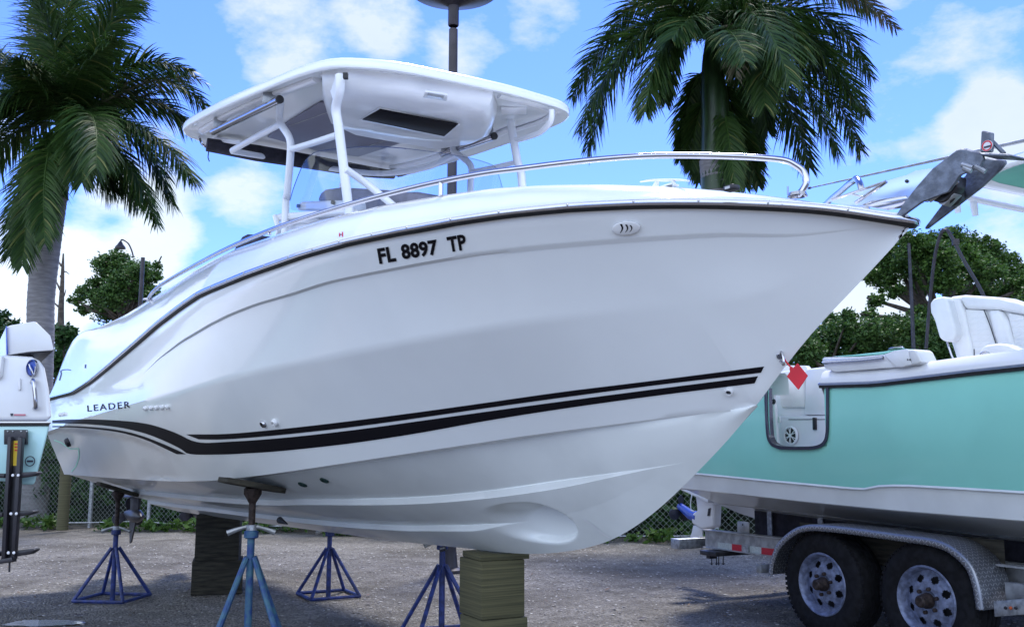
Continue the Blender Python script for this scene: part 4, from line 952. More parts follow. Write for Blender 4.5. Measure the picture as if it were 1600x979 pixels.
# gunwale cap and rub rail, starboard split by the door
for (sa, sb) in ((sA, s1 - .03), (s2_ - .03, sE + 4.0)):
    cols = [sa] + [q for q in ss if sa < q < sb] + [sb]; cap2 = M(); rr = []; ri = []; rk = []
    for s in cols:
        r_, _, _, tp = h2rows(s); b_, z_ = r_[0]; b_ = max(b_, CB + .02); hgt = .105 if s > s2_ - .1 else .10
        rr.append([F2.w(s, max(b, CB), z) for b, z in ((b_ + .004, z_ - .005), (b_ + .012, z_ + .03), (b_ - .002, z_ + .055), (b_ - .02, z_ + hgt * .85), (b_ - .05, z_ + hgt), (b_ - .20, z_ + hgt + .006), (b_ - .23, z_ + hgt - .02), (b_ - .235, z_ - (.5 if sa > s1 else .06)))])
        rk.append([F2.w(s, max(b, CB), z) for b, z in ((b_, z_ - .022), (b_ + .02, z_ - .02), (b_ + .024, z_ + .006), (b_, z_ + .012))])
        ri.append([F2.w(s, max(b, CB), z) for b, z in ((b_ + .015, z_ - .004), (b_ + .030, z_ - .002), (b_ + .030, z_ + .012), (b_ + .010, z_ + .018))])
    cap2.grid(rr); cap2.add(rr[0], [tuple(range(8))]); build('gunwale', cap2, gel2, boat2, sharp=50)
    k = M().grid(rk); build('rub_rail', k, rubber, boat2); k = M().grid(ri); k.add(ri[0], [(0, 1, 2, 3)]); build('rail_insert', k, chrome, boat2)
m = M(); m.grid([[F2.w(s, b, zdoor - .02) for b in (-.2, -1.25, -2.3)] for s in (sA + .1, s1, s2_, sE, sE + 2)]); build('cockpit_floor', m, gel2, boat2)
m = M(); rr = []
for s in [sA] + [q for q in ss if q > sA]: r_, _, _, tp = h2rows(s); b_ = 2 * CB - max(r_[0][0], CB + .02); rr.append([F2.w(s, b, z) for b, z in ((b_, r_[0][1]), (b_ + .02, r_[0][1] + .1), (b_ + .2, r_[0][1] + .1), (b_ + .22, zdoor))])
m.grid(rr); build('gunwale', m, gel2, boat2)
# what shows through the door
def s2slab(pts, b, th, mtl, name, parent=None, bev=.008, seg=2):
    m = M(); m.prism([f2(x_, y_, b) for x_, y_ in pts], S2 * -th); return build(name, m, mtl, parent or boat2, bevel=bev, seg=seg)
inn = s2slab([(1180, 580), (1192, 574), (1210, 570), (1258, 571), (1262, 576), (1305, 570), (1310, 706), (1196, 706)], -.42, .05, gel2, 'cockpit_liner')
s2slab([(1213, 592), (1219, 588), (1256, 589), (1257, 637), (1221, 637), (1218, 632)], -.40, .03, vinyl, 'seat_cushion', inn, .02, 3)
s2slab([(1216, 580), (1240, 577), (1257, 579), (1256, 587), (1216, 587)], -.39, .04, vinyl, 'seat_cushion', inn, .02, 3)
s2slab([(1259, 577), (1297, 574), (1297, 648), (1256, 648)], -.38, .04, gel2, 'cabinet_panel', inn, .012)
bx = s2slab([(1219, 650), (1300, 649), (1300, 706), (1224, 706), (1221, 690)], -.34, .08, gel2, 'storage_box', inn, .008)
s2slab([(1232, 654.3), (1290, 654.3), (1290, 655.3), (1232, 655.3)], -.336, .008, printm, 'lid_seam', bx, 0)
s2slab([(1269, 652), (1274, 652), (1274.5, 671), (1269.5, 671)], -.325, .018, blackmetal, 'latch', bx, .003)
s2slab([(1192, 600), (1206, 588), (1211, 640), (1215, 699), (1203, 699)], -.28, .03, gel2, 'door_jamb', inn, .008)
for (x_, y_) in ((1210.5, 608), (1216.5, 655)): s2slab([(x_ - 1.6, y_ - 5), (x_ + 1.6, y_ - 5), (x_ + 1.8, y_ + 5), (x_ - 1.4, y_ + 5)], -.272, .012, vinyl, 'hinge_plate', inn, .002)
m = M().lathe([(.0001, .008), (.011, .008), (.018, .012), (.022, 0)], f2(1209, 627, -.279), S2, 18); build('speaker_knob', m, dark_metal, inn)
spc = f2(1236.5, 680, -.332)
spo = build('speaker', M().lathe([(.072, .0), (.072, .014), (.062, .018), (.058, .006), (.0001, .004)], spc, S2, 32), gel2, bx)
m = M().lathe([(.058, .007), (.0001, .007)], spc, S2, 28); build('speaker_cone', m, blackmetal, spo)
gr = M()
for k in range(6):
    a = k * math.pi / 3 + .5; d_ = A2 * math.cos(a) + Z3 * math.sin(a)
    for sp_ in (-.16, .16):
        d2 = A2 * math.cos(a + sp_) + Z3 * math.sin(a + sp_); gr.tube([spc + d_ * .014 + S2 * .014, spc + d2 * .062 + S2 * .016], .0032, 6)
gr.lathe([(.014, .012), (.014, .018), (.0001, .02)], spc, S2, 14); build('speaker_grille', gr, gel2, spo)
# folded-up side door lying on the gunwale
dr = s2slab([(1284, 560), (1287, 558), (1340, 557), (1380, 553.5), (1392, 562), (1405, 573), (1380, 575), (1305, 581), (1288, 575)], -.02, .16, gel2, 'side_door', None, .008)
s2slab([(1380, 553.5), (1396, 548), (1414, 545), (1418, 545.5), (1424, 569), (1407, 573.5), (1400, 573)], -.0, .18, gel2, 'door_edge', dr, .006)
s2slab([(1418, 546), (1428, 545.5), (1432, 548), (1440, 565), (1434, 568.5), (1424, 570)], .0, .16, vinyl, 'door_cushion', dr, .012, 3)
s2slab([(1300, 556.5), (1330, 554.3), (1379, 549), (1414, 544.2), (1396, 547.5), (1380, 553), (1340, 556)], -.03, .22, mint, 'door_skin', dr, .002)
m = M().tube([f2(1286, 566, .0), f2(1310, 564.5, .0), f2(1345, 562.5, .0), f2(1380, 558.5, .0)], .013, 8, flat=.6); build('door_rail', m, chrome, dr)
for x_ in (1418, 1421.5): s2slab([(x_ - .9, 560.5), (x_ + .4, 560.5), (x_ + .4, 562.4), (x_ - .9, 562.4)], .006, .01, dark_metal, 'latch_hole', dr, 0)
m = M().tube([f2(1388, 547, -.05), f2(1392, 544, -.05), f2(1408, 542, -.05), f2(1412, 544, -.05)], .006, 8, spline=3); build('grab_handle', m, chrome, dr)
# leaning-post seats
def cushion(pts, b, th, name, parent=None, bev=.045, mtl=vinyl):
    m = M(); m.prism([f2(x_, y_, b) for x_, y_ in pts], S2 * -th); return build(name, m, mtl, parent or boat2, bevel=bev, seg=4)
quilt = mat('quilted white vinyl', (.70, .71, .71), .5)
def add_quilt(m):
    t = m.node_tree; b = t.nodes['Principled BSDF']; uv = t.nodes.new('ShaderNodeTexCoord'); hs = []
    for ang in (35, -35):
        wv = t.nodes.new('ShaderNodeTexWave'); wv.bands_direction = 'X'; wv.inputs['Scale'].default_value = 9
        mp_ = t.nodes.new('ShaderNodeMapping'); mp_.inputs['Rotation'].default_value = (R(90), R(ang), R(-60)); t.links.new(uv.outputs['Object'], mp_.inputs[0]); t.links.new(mp_.outputs[0], wv.inputs[0])
        pw = t.nodes.new('ShaderNodeMath'); pw.operation = 'POWER'; pw.inputs[1].default_value = .3; t.links.new(wv.outputs['Fac'], pw.inputs[0]); hs.append(pw.outputs[0])
    mn = t.nodes.new('ShaderNodeMath'); mn.operation = 'MINIMUM'; t.links.new(hs[0], mn.inputs[0]); t.links.new(hs[1], mn.inputs[1])
    bp = t.nodes.new('ShaderNodeBump'); bp.inputs['Strength'].default_value = .5; bp.inputs['Distance'].default_value = .006; t.links.new(mn.outputs[0], bp.inputs['Height']); t.links.new(bp.outputs[0], b.inputs['Normal'])
add_quilt(quilt)
seat = cushion([(1476, 466), (1485, 462), (1503, 460), (1562, 464), (1600, 477), (1640, 500), (1650, 575), (1495, 575), (1488, 550), (1478, 520)], -.78, .22, 'seat_back')
cushion([(1497, 464), (1505, 460.5), (1560, 464.5), (1590, 472), (1640, 492), (1640, 508), (1598, 491), (1560, 484), (1507, 482)], -.73, .08, 'headrest_roll', seat, .03)
cushion([(1477, 470), (1484, 463), (1497, 463), (1504, 482), (1515, 530), (1522, 566), (1500, 566), (1492, 545)], -.73, .08, 'side_bolster', seat, .03)
cushion([(1541, 484), (1561, 484), (1572, 500), (1585, 545), (1588, 560), (1564, 560), (1550, 520)], -.73, .08, 'centre_bolster', seat, .03)
cushion([(1506, 482), (1538, 484), (1556, 536), (1560, 560), (1524, 566), (1513, 520)], -.75, .06, 'quilted_panel', seat, .02, quilt)
cushion([(1572, 488), (1600, 492), (1618, 545), (1620, 560), (1588, 560), (1580, 520)], -.75, .06, 'quilted_panel', seat, .02, quilt)
cushion([(1452, 474), (1457, 466), (1474, 462.5), (1480, 468), (1492, 512), (1493, 524), (1487, 533), (1476, 534), (1467, 528), (1459, 500), (1455, 492), (1453, 488)], -.66, .11, 'arm_bolster', seat, .03)
cushion([(1529, 548), (1536, 539), (1560, 536), (1575, 538), (1590, 545), (1640, 542), (1640, 580), (1530, 580)], -.55, .3, 'seat_cushion', seat, .035)
m = M().tube([f2(1530, 560, -.5), f2(1534, 552, -.5), f2(1541, 550, -.5), f2(1548, 556, -.5), f2(1552, 565, -.5)], .008, 8, spline=3); build('arm_rail', m, chrome, seat)
m = M().tube([f2(1480, 534, -.72), f2(1487, 555, -.72), f2(1495, 570, -.72)], .007, 8); build('seat_frame', m, chrome, seat)
m = M().tube([f2(1537.5, 484, -.722), f2(1547, 508, -.722), f2(1556, 536, -.722)], .0035, 6); build('piping', m, dark_metal, seat)
m = M().tube([f2(1522, 545, -.715), f2(1522.5, 566, -.715)], .0035, 6); build('piping', m, dark_metal, seat)
m = M(); m.prism([f2(x_, y_, -.8) for x_, y_ in ((1500, 565), (1650, 555), (1650, 690), (1500, 690))], S2 * -.5); build('seat_base', m, gel2, boat2, bevel=.01)
# black folding frame and whip poles
m = M().tube([f2(1447, 545, -1.6), f2(1452, 480, -1.6), f2(1460, 405, -1.6), f2(1469, 368, -1.6), f2(1477, 359, -1.6), f2(1486, 368, -1.6), f2(1505, 405, -1.6), f2(1530, 448, -1.6), f2(1545, 480, -1.6)], .014, 8, spline=4); build('folding_frame', m, blackmetal, boat2)
m = M().box(f2(1493, 378, -1.6), (.05, .03, .05)); build('frame_joint', m, blackmetal, boat2)
m = M().tube([f2(1428, 560, -1.2), f2(1424, 460, -1.2), f2(1420, 380, -1.2)], [.017, .014, .012], 8); build('whip_pole', m, dark_metal, boat2)
# hardtop of the mint boat
c0 = F2.at(1490, 284, -.38); s0 = c0[1]; z0_ = c0[2]
def h2p(s, b, dz=0): return F2.w(s0 + s, b, z0_ + s * .012 + dz)
ol = [h2p(*q) for q in ((0, -.62), (.04, -.46), (.16, -.38), (.6, -.33), (2.9, -.33), (3.1, -.6), (3.1, -2.0), (2.9, -2.2), (.4, -2.2), (.1, -2.1), (0, -1.9))]; ol = catmull(ol + [ol[0]], 3)[:-1]; cc = sum(ol, Vector()) / len(ol)
def rings(fs): return [[cc + (p - cc) * max(f, .001) + Z3 * dz for p in ol] for f, dz in fs]
tt = build('hardtop', M().grid(rings([(.90, .0), (.97, -.012), (1, .0), (1.0, .035), (.97, .055), (.5, .09), (0, .10)]), True), gel, boat2, sharp=50)
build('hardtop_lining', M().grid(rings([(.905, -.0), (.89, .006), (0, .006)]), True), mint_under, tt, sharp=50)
for b_ in (-.9, -1.5): build('lining_rib', M().tube([h2p(.25, b_, -.0), h2p(2.7, b_, -.0)], .018, 8, flat=1.8), mint_pale, tt)
tb = build('aft_tube', M().tube([h2p(.02, -.42, -.03), h2p(-.05, -.55, -.05), h2p(-.08, -.8, -.06), h2p(-.08, -1.8, -.06), h2p(0, -2.1, -.03)], .022, 10, spline=4), powder, tt)
for b_ in (-.50, -.68):
    p = h2p(-.08, b_, -.055); rh = build('rod_holder', M().lathe([(.024, .0), (.024, .06), (.019, .12), (.015, .12), (.015, .02)], p, -Z3 + A2 * -.15 - S2 * .35, 14), powder, tb)
build('outrigger_pole', M().tube([F2.P(1264.7, 293.7, -.42), F2.P(1450, 253, -.40), F2.P(1640, 211, -.38)], [.005, .010, .014], 8), alu, boat2)
build('pole_tip', M().tube([F2.P(1263.5, 294, -.42), F2.P(1266.5, 293.3, -.42)], .010, 8), rubber, boat2)
for (sx, bb) in ((.5, -.7), (2.2, -.7), (.5, -1.8), (2.2, -1.8)): build('hardtop_leg', M().tube([h2p(sx, bb, 0), F2.w(s0 + sx + .35, bb, 1.5)], .025, 10), powder, boat2)
# white outboard lower unit at the mint boat's stern
ob2 = thing_part = M()
q = lambda x_, y_, b=-.85: F2.P(x_, y_, b)
m = M(); m.prism([q(*p) for p in ((1084, 758), (1118, 765), (1116, 790), (1114.6, 823), (1096, 827), (1080, 818), (1079, 803), (1088, 797))], S2 * -.10); om = build('outboard_motor', m, gel2, boat2, bevel=.025, seg=3)
m = M(); m.prism([q(1064, 761, -.75), q(1112, 779, -.75), q(1116, 787, -.75), q(1108, 785, -.75), q(1064, 765, -.75)], S2 * -.25); build('cavitation_plate', m, gel2, om, bevel=.003)
m = M(); m.prism([q(*p, -.89) for p in ((1083, 820), (1097, 822), (1097, 840), (1078, 838), (1081, 830))], S2 * -.015); build('skeg', m, gel2, om, bevel=.003)
m = M().tube([q(1092, 808, -.9), q(1080, 804, -.9), q(1062, 790, -.9), q(1060, 788, -.9)], [.055, .05, .035, .01], 14); build('propeller_hub', m, bluecap, om)
hubp = q(1066, 797, -.9); pm = M()
for k in range(3):
    a0 = k * 2.1 + .9; rg = []
    for t in range(9):
        a = a0 + t / 8 * 1.5; d_ = S2 * math.cos(a) + Z3 * math.sin(a); rg.append(hubp + d_ * (.03 + .115 * math.sin(t / 8 * math.pi) ** .6) - A2 * (.06 * t / 8))
    pm.prism(rg + [hubp - A2 * .03], A2 * .006)
build('propeller', pm, dark_metal, om, sharp=40)
m = M(); m.prism([q(*p, -.845) for p in ((1107, 794), (1110.5, 793), (1109, 805), (1105.5, 805.5))], S2 * .004); build('water_inlet', m, rubber, om)
m = M().tube([q(1081, 772, -.7), q(1079, 785, -.7), (q(1080, 796, -.7)), q(1085, 798, -.7)], .006, 6, spline=3); build('hose', m, gel2, om)
m = M(); m.prism([q(*p, -.5) for p in ((1086, 762), (1122, 764), (1122, 776), (1100, 776), (1088, 770))], S2 * -1.2); build('motor_bracket', m, gelb, om, bevel=.004)

# ------------------------------------------------------------ trailer
trl = thing('boat_trailer', 'tandem axle aluminium boat trailer with a tread plate fender, carrying the mint green boat', 'trailer', F2.w(.4, -1.25, 0))
def wheel(s, name_label=None):
    c = F2.w(s, -.0, .36); hubd = S2
    wh = bpy.data.objects.new('wheel', None); COL.objects.link(wh); wh.parent = trl; wh.location = c - ROOT[trl]
    off = c
    def b_(name, m, mt, **k):
        m.v = [p - off for p in m.v]; return build(name, m, mt, wh, local=True, **k)
    Rt = .36
    prof = [(.205, -.005), (.215, .008), (.24, .016), (.29, .018), (.325, .008), (.343, -.006), (.352, -.018), (.357, -.04)]
    for g_ in (-.075, -.115, -.155): prof += [(Rt, g_ + .015), (Rt, g_ + .006), (Rt - .009, g_ + .004), (Rt - .009, g_ - .004), (Rt, g_ - .006)]
    prof += [(.357, -.19), (.35, -.21), (.33, -.225), (.29, -.235), (.24, -.232), (.205, -.215)]
    ty = b_('tyre', M().lathe(prof, c, S2, 72, close=False), tyre_m, sharp=30)
    # shoulder tread blocks
    tb_ = M()
    for k in range(64):
        a = 2 * math.pi * k / 64; rd = A2 * math.cos(a) + Z3 * math.sin(a); tg = -A2 * math.sin(a) + Z3 * math.cos(a)
        tb_.box(c + rd * (.3475) - S2 * .012, (.014, .021, .020), (rd, tg, S2)); 
    b_('tread_blocks', tb_, tyre_m)['kind'] = 'stuff'
    # rim disc with eight teardrop windows
    n = 160; rad = [.205, .208, .203, .196, .188, .184, .18] ; dep = [-.002, .008, .012, .004, -.01, -.03, -.04]
    rr_ = list(zip(rad, dep)) + [(r_, -.04 + .028 * sm((.18 - r_) / .07)) for r_ in np.linspace(.176, .070, 22)] + [(.066, -.01), (.060, -.016), (.0001, -.016)]
    rows_ = [[c + S2 * d + (A2 * math.cos(2 * math.pi * k / n) + Z3 * math.sin(2 * math.pi * k / n)) * r_ for k in range(n)] for r_, d in rr_]
    rm = M(); rm.v = [p for r in rows_ for p in r]
    for i in range(len(rr_) - 1):
        r_ = (rr_[i][0] + rr_[i + 1][0]) / 2
        for k in range(n):
            a = (2 * math.pi * (k + .5) / n) % (2 * math.pi / 8) - math.pi / 8; u = a * r_
            inside = .106 < r_ < .160 and abs(u) < .022 * math.sin(min(1, max(0, (r_ - .110) / .05)) * math.pi * .93 + .12) ** .8 * (1 if r_ < .15 else .8) + (.004 if r_ > .125 else -.002)
            if not inside: rm.f.append((i * n + k, i * n + (k + 1) % n, (i + 1) * n + (k + 1) % n, (i + 1) * n + k))
    rim = b_('rim', rm, mat('galvanised rim', (.20, .23, .34), .5, .35, var=.35, vscale=28, bump=.1, rvar=.1) if 'galvanised rim' not in MATS else MATS['galvanised rim'], sharp=50)
    b_('rim_lip', M().lathe([(.200, .004), (.209, .012), (.213, .006), (.208, -.004)], c, S2, 64), MATS['galvanised rim'])
    b_('brake_drum', M().lathe([(.19, -.06), (.06, -.06)], c, S2, 32), rubber)
    b_('hub', M().lathe([(.048, -.018), (.046, .012), (.038, .028), (.036, .06), (.026, .068), (.0001, .068)], c, S2, 24), rusty)
    for k in range(6):
        a = 2 * math.pi * k / 6 + .3; p = c + (A2 * math.cos(a) + Z3 * math.sin(a)) * .072 - S2 * .014
        b_('wheel_nut', M().lathe([(.013, 0), (.013, .02), (.008, .026), (.0001, .026)], p, S2, 6), rusty, sharp=20)
    return wh
wheel(0.0); wheel(.838)
for s in (0, .838):
    build('axle', M().tube([F2.w(s, -.1, .36), F2.w(s, -2.4, .36)], .035, 10), dark_metal, trl)
    build('far_tyre', M().lathe([(.2, -.22), (.30, -.235), (.36, -.2), (.36, -.03), (.30, 0), (.2, 0)], F2.w(s, -2.28, .36), S2, 40), tyre_m, trl)
    build('leaf_spring', M().box(F2.w(s, -.35, .30), (.06, .5, .03), (S2, A2, Z3)), dark_metal, trl)
# fender
FP = [(1199, 897), (1199.5, 893.5), (1201, 880), (1205, 866), (1211, 852), (1221, 839.5), (1232, 830), (1244, 823), (1258, 819.3), (1272, 818.6), (1300, 820.5), (1344, 825.6), (1421, 836), (1444, 839), (1462, 843), (1480, 850), (1496, 861), (1508, 872), (1519, 887), (1526, 905), (1531, 925), (1534.5, 948), (1535, 953)]
fp = [F2.at(x_, y_, .045)[1:] for x_, y_ in FP]; fpv = catmull([Vector((a, z, 0)) for a, z in fp], 4)
L_ = 0; rws = []; uvs = []
for i, v in enumerate(fpv):
    if i: L_ += (v - fpv[i - 1]).length
    t = (fpv[min(i + 1, len(fpv) - 1)] - fpv[max(i - 1, 0)]).normalized(); n = Vector((-t.y, t.x, 0)); n = n if n.dot(v - Vector((.42, .3, 0))) > 0 else -n
    row = []
    for (b_, h_) in ((.040, -.045), (.045, -.03), (.045, -.012), (.038, -.002), (.025, .0), (-.10, .0), (-.235, .0)):
        row.append(F2.w(v.x + n.x * h_, b_, v.y + n.y * h_)); uvs.append((L_, b_ + h_))
    rws.append(row)
fo = build('fender', M().grid(rws), treadplate, trl, sharp=50, uv=uvs)
sl = fo.modifiers.new('thickness', 'SOLIDIFY'); sl.thickness = .003
build('fender_bracket', M().box(F2.P(1212, 886, -.12), (.05, .34, .06), (A2, S2, Z3)), alu, trl, bevel=.003)
build('wheel_well_board', M().add([F2.w(-.45, -.26, .5), F2.w(1.2, -.26, .5), F2.w(1.2, -.26, .74), F2.w(-.45, -.26, .74)], [(0, 1, 2, 3)]), wood_old, trl)
# side rails (I-beams)
zr1 = F2.at(1150, 833, -.30)[2]; zr0 = F2.at(1150, 861, -.30)[2]; sr0 = F2.at(1098, 840, -.30)[1]
for b_ in (-.30, -2.2):
    for (zz, hh, ww) in ((zr1, .008, .09), (zr0, .008, .09), ((zr1 + zr0) / 2, zr1 - zr0, .008)):
        build('side_rail', M().box(F2.w((sr0 + 5.5) / 2, b_ - .04 + (.0 if ww > .05 else .01), zz), (5.5 - sr0, ww, hh), (A2, S2, Z3)), alu, trl, bevel=.001, seg=1)
# reflective tape along the rail, alternating white and red
ta = F2.at(1122, 852, -.33)
xs_t = [(1122, 1144, 'w'), (1144, 1167, 'r'), (1167, 1190, 'w'), (1190, 1213, 'r')]
for x0_, x1_, c_ in xs_t:
    g_ = []
    for (x_, yy) in ((x0_, 0), (x1_, 0), (x1_, 1), (x0_, 1)):
        yt = 846.5 + (x_ - 1122) * .118; g_.append(F2.P(x_, yt + 10.5 * yy, -.326))
    build('reflective_tape', M().prism(g_, S2 * .003), red_tape if c_ == 'r' else white_tape, trl)
# rear crossbeam stub, lower cross member and hanging bolts
build('rear_crossbeam', M().box(F2.P(1090, 847, -.45) - S2 * .7, (.12, 1.9, .085), (A2, S2, Z3)), galv, trl, bevel=.004)
m = M(); a_, c_ = F2.P(1069, 848, -.5), F2.P(1100, 846, -.5); m.box((a_ + c_) / 2, ((c_ - a_).length, .1, .09), ((c_ - a_).normalized(), S2, Z3)); st_ = build('rear_stub', m, alu, trl, bevel=.004)
m = M().box(a_ - (c_ - a_).normalized() * .003, (.004, .07, .06), ((c_ - a_).normalized(), S2, Z3)); build('tube_mouth', m, rubber, st_)
for (x_, y_) in ((1080, 848), (1096, 851), (1108, 846)): build('bolt', M().lathe([(.0001, .008), (.006, .006), (.008, 0)], F2.P(x_, y_, -.448), S2, 8), dark_metal, trl)
build('cross_member', M().box(F2.P(1135, 862, -.38) - S2 * .6, (.20, 1.6, .035), (A2, S2, Z3)), dark_metal, trl, bevel=.003)
m = M().box(F2.P(1112, 866, -.36), (.05, .08, .06), (A2, S2, Z3)); build('square_tube', m, dark_metal, trl, bevel=.004)
for x_ in (1112, 1119.5, 1123, 1130): build('u_bolt', M().tube([F2.P(x_, 868, -.40), F2.P(x_, 882, -.40)], .0045, 6).lathe([(.0001, -.004), (.011, -.004), (.011, .004), (.0001, .004)], F2.P(x_, 880, -.40), Z3, 6), dark_metal, trl)
m = M(); m.prism([F2.P(*p, -.33) for p in ((1152, 815), (1154, 813.5), (1169, 815), (1170.5, 817), (1170.5, 833), (1152, 831))], S2 * -.008); br_ = build('bracket_plate', m, alu, trl, bevel=.001)
build('bolt_hole', M().lathe([(.008, .001), (.0001, .001)], F2.P(1160.5, 819, -.328), S2, 12), rubber, br_)
# bunks
bz = [F2.at(x_, y_, -.55) for x_, y_ in ((1112, 779), (1600, 836))]
for dm, mtl_, th in ((0, alu, .05),):
    pA, pB = bz[0][0], bz[1][0]; d_ = (pB - pA).normalized(); pC = pB + d_ * 2.5
    build('bunk_beam', M().box((pA + pC) / 2, ((pC - pA).length, .09, .06), (d_, S2, d_.cross(S2).normalized())), alu, trl, bevel=.003)
    build('bunk_beam', M().box((pA + pC) / 2 - S2 * 1.3, ((pC - pA).length, .09, .06), (d_, S2, d_.cross(S2).normalized())), alu, trl, bevel=.003)
for s in (-1.1, -.55, .2, .9, 1.6, 2.4):
    build('cross_member', M().box(F2.w(s, -1.25, zr0 + .03), (.07, 1.9, .06), (A2, S2, Z3)), galv, trl)
    build('bunk_bracket', M().box(F2.w(s, -.58, .66), (.05, .012, .26), (A2, S2, Z3)), galv, trl)
build('dark_fill_board', M().box(F2.w(.9, -.62, .62), (4.4, .04, .30), (A2, S2, Z3)), darkfab, trl)  # black boards added to darken the gap under the hull
build('dark_fill_board', M().box(F2.w(.9, -1.9, .62), (4.4, .04, .30), (A2, S2, Z3)), darkfab, trl)
# step tube ahead of the fender
a_, c_ = F2.P(1552, 951, .02), F2.P(1640, 944, .02)
sp_ = M(); sp_.box((a_ + c_) / 2 - S2 * .05, ((c_ - a_).length, .09, .085), ((c_ - a_).normalized(), S2, Z3)); stp = build('step_tube', sp_, galv, trl, bevel=.004)
build('tube_mouth', M().box(a_ - S2 * .05 - (c_ - a_).normalized() * .002, (.004, .068, .062), ((c_ - a_).normalized(), S2, Z3)), rubber, stp)
for k, (x_, mt_) in enumerate(((1571, dark_metal), (1579, mat('orange marker lens', (.5, .10, .03), .3)), (1587, dark_metal))): build('bolt', M().lathe([(.0001, .006), (.008, .005), (.010, 0)], F2.P(x_, 949, .018), S2, 10), mt_, stp)
build('rail_extension', M().box(F2.w(1.75, -.12, .47), (.9, .05, .10), (A2, S2, Z3)), alu, trl, bevel=.003)
build('rail_extension', M().box(F2.w(1.75, -.2, .60), (1.2, .05, .012), (A2, S2, Z3)), alu, trl)

# ============================================================ LEFT BOAT (only its stern corner is in view)
b3 = thing('pale_mint_boat', 'pale mint boat with a white deck, only its stern corner showing at the left edge', 'boat', (-2.6, 5.2, .8))
Y3 = 4.3
def q3(x_, y_, dy=0): return at_y(x_, y_, Y3 + dy)
back = Vector((-1.9, 3.6, 0))
def sl3(pts, mtl, name, vec=back, dy=0, parent=None, bev=.01, seg=2):
    m = M(); m.prism([q3(*p, dy) for p in pts], vec); return build(name, m, mtl, parent or b3, bevel=bev, seg=seg)
h3 = sl3([(-260, 662), (74, 662), (78, 664), (54, 757), (36, 757), (22, 752), (-260, 744)], mint_pale, 'hull', bev=.02, seg=3)
d3 = sl3([(-260, 560), (-5, 556), (12, 553.5), (50, 556.5), (62, 562.5), (70, 574), (77, 610), (80.5, 650), (78, 657), (-260, 657)], gel2, 'deck_moulding', bev=.035, seg=4)
sl3([(-260, 657.5), (79.5, 657.5), (80, 661.5), (-260, 662.5)], chrome, 'rub_rail', vec=Vector((-1.88, 3.6, 0)), dy=-.015, bev=.004)
sl3([(-260, 661), (78, 661.5), (77, 665), (-260, 666)], rubber, 'rub_strip', dy=-.008, bev=.003)
sl3([(9, 511), (16, 508), (53, 502), (57, 503), (78.7, 524), (84, 545.4), (82, 547), (45, 549.5), (13.3, 554), (10, 552)], gel2, 'hatch_box', vec=Vector((-.35, .6, 0)), bev=.012, seg=3)
sl3([(12.5, 553), (82, 546), (83, 548.5), (13, 556.5)], dark_metal, 'hatch_seal', vec=Vector((-.35, .6, 0)), dy=.012, bev=.002)
sl3([(9, 509), (10.5, 509), (12.5, 553), (10, 553)], bluecap, 'hatch_edge', vec=Vector((-.2, .4, 0)), dy=-.01, bev=.001)
sl3([(29, 600), (33, 590), (34, 608), (31, 611)], gel2, 'moulded_grip', vec=(0, -.012, 0), bev=.004)
sl3([(0, 560), (9, 556), (5, 590), (-6, 594)], gel2, 'moulded_lip', vec=(0, -.03, 0), bev=.008)
nv = Vector((.25, -1, 0)).normalized()
cl = M(); pc3 = q3(51.5, 575, -.004); 
rx, ry = 9 / 1500 * Y3, 14 / 1500 * Y3; ringf = lambda k_, f, h: pc3 + Vector((math.cos(k_) * rx * f, 0, math.sin(k_) * ry * f)) + Vector((0, -h, 0))
cl.grid([[ringf(2 * math.pi * k / 24, f, h) for k in range(24)] for f, h in ((1.0, 0), (.97, .014), (.86, .018), (.80, .006), (0.01, .006))], True); c_o = build('recessed_cleat', cl, chrome, b3)
cb = M(); cb.grid([[ringf(2 * math.pi * k / 24, f, h) for k in range(24)] for f, h in ((.80, .007), (0.01, .008))], True); build('cleat_bowl', cb, bluecap, c_o)
build('cleat_horn', M().tube([q3(46, 569, -.02), q3(49, 578, -.025), q3(53, 586, -.02), q3(56, 572, -.02)], .005, 8, spline=3), chrome, c_o)
build('grab_handle', M().tube([q3(50, 597, 0), q3(52, 594.5, -.03), q3(54.5, 612, -.035), q3(56, 634, -.03), q3(54, 637.5, 0)], .0095, 10, spline=4), chrome, b3)
sl3([(22, 646.5), (40, 646.5), (40, 649), (22, 649)], pink, 'small_label', vec=(0, -.001, 0), dy=-.006, bev=0); sl3([(16, 645.5), (21, 645.5), (20, 649.5), (17, 649.5)], printm, 'small_label', vec=(0, -.001, 0), dy=-.006, bev=0)
em = M().lathe([(.0225, 0), (.0225, .002), (.019, .002), (.019, .0)], q3(47, 720, -.012), (0, -1, 0), 28); e_o = build('round_emblem', em, printm, b3)
sl3([(42, 718.5), (52, 718.5), (52, 721.5), (42, 721.5)], printm, 'emblem_print', vec=(0, -.001, 0), dy=-.013, parent=e_o, bev=0)
lad = sl3([(9.5, 671), (44.5, 671), (44.5, 694), (9.5, 694)], blackmetal, 'ladder_bracket', vec=(0, -.02, 0), dy=-.012, bev=.003)
sl3([(17, 682), (22.5, 682), (13, 876), (6.5, 876)], blackmetal, 'ladder_rail', vec=(0, -.03, 0), dy=-.05, parent=lad, bev=.004)
sl3([(33, 682), (39.5, 684), (28, 872), (22, 874)], blackmetal, 'ladder_rail', vec=(0, -.03, 0), dy=-.05, parent=lad, bev=.004)
sl3([(21, 684), (35, 684), (24, 870), (11, 872)], dark_metal, 'ladder_web', vec=(0, -.015, 0), dy=-.035, parent=lad, bev=.001)
sl3([(6, 872), (26, 868), (27, 876), (5, 879)], blackmetal, 'ladder_foot', vec=(0, -.04, 0), dy=-.05, parent=lad, bev=.004)
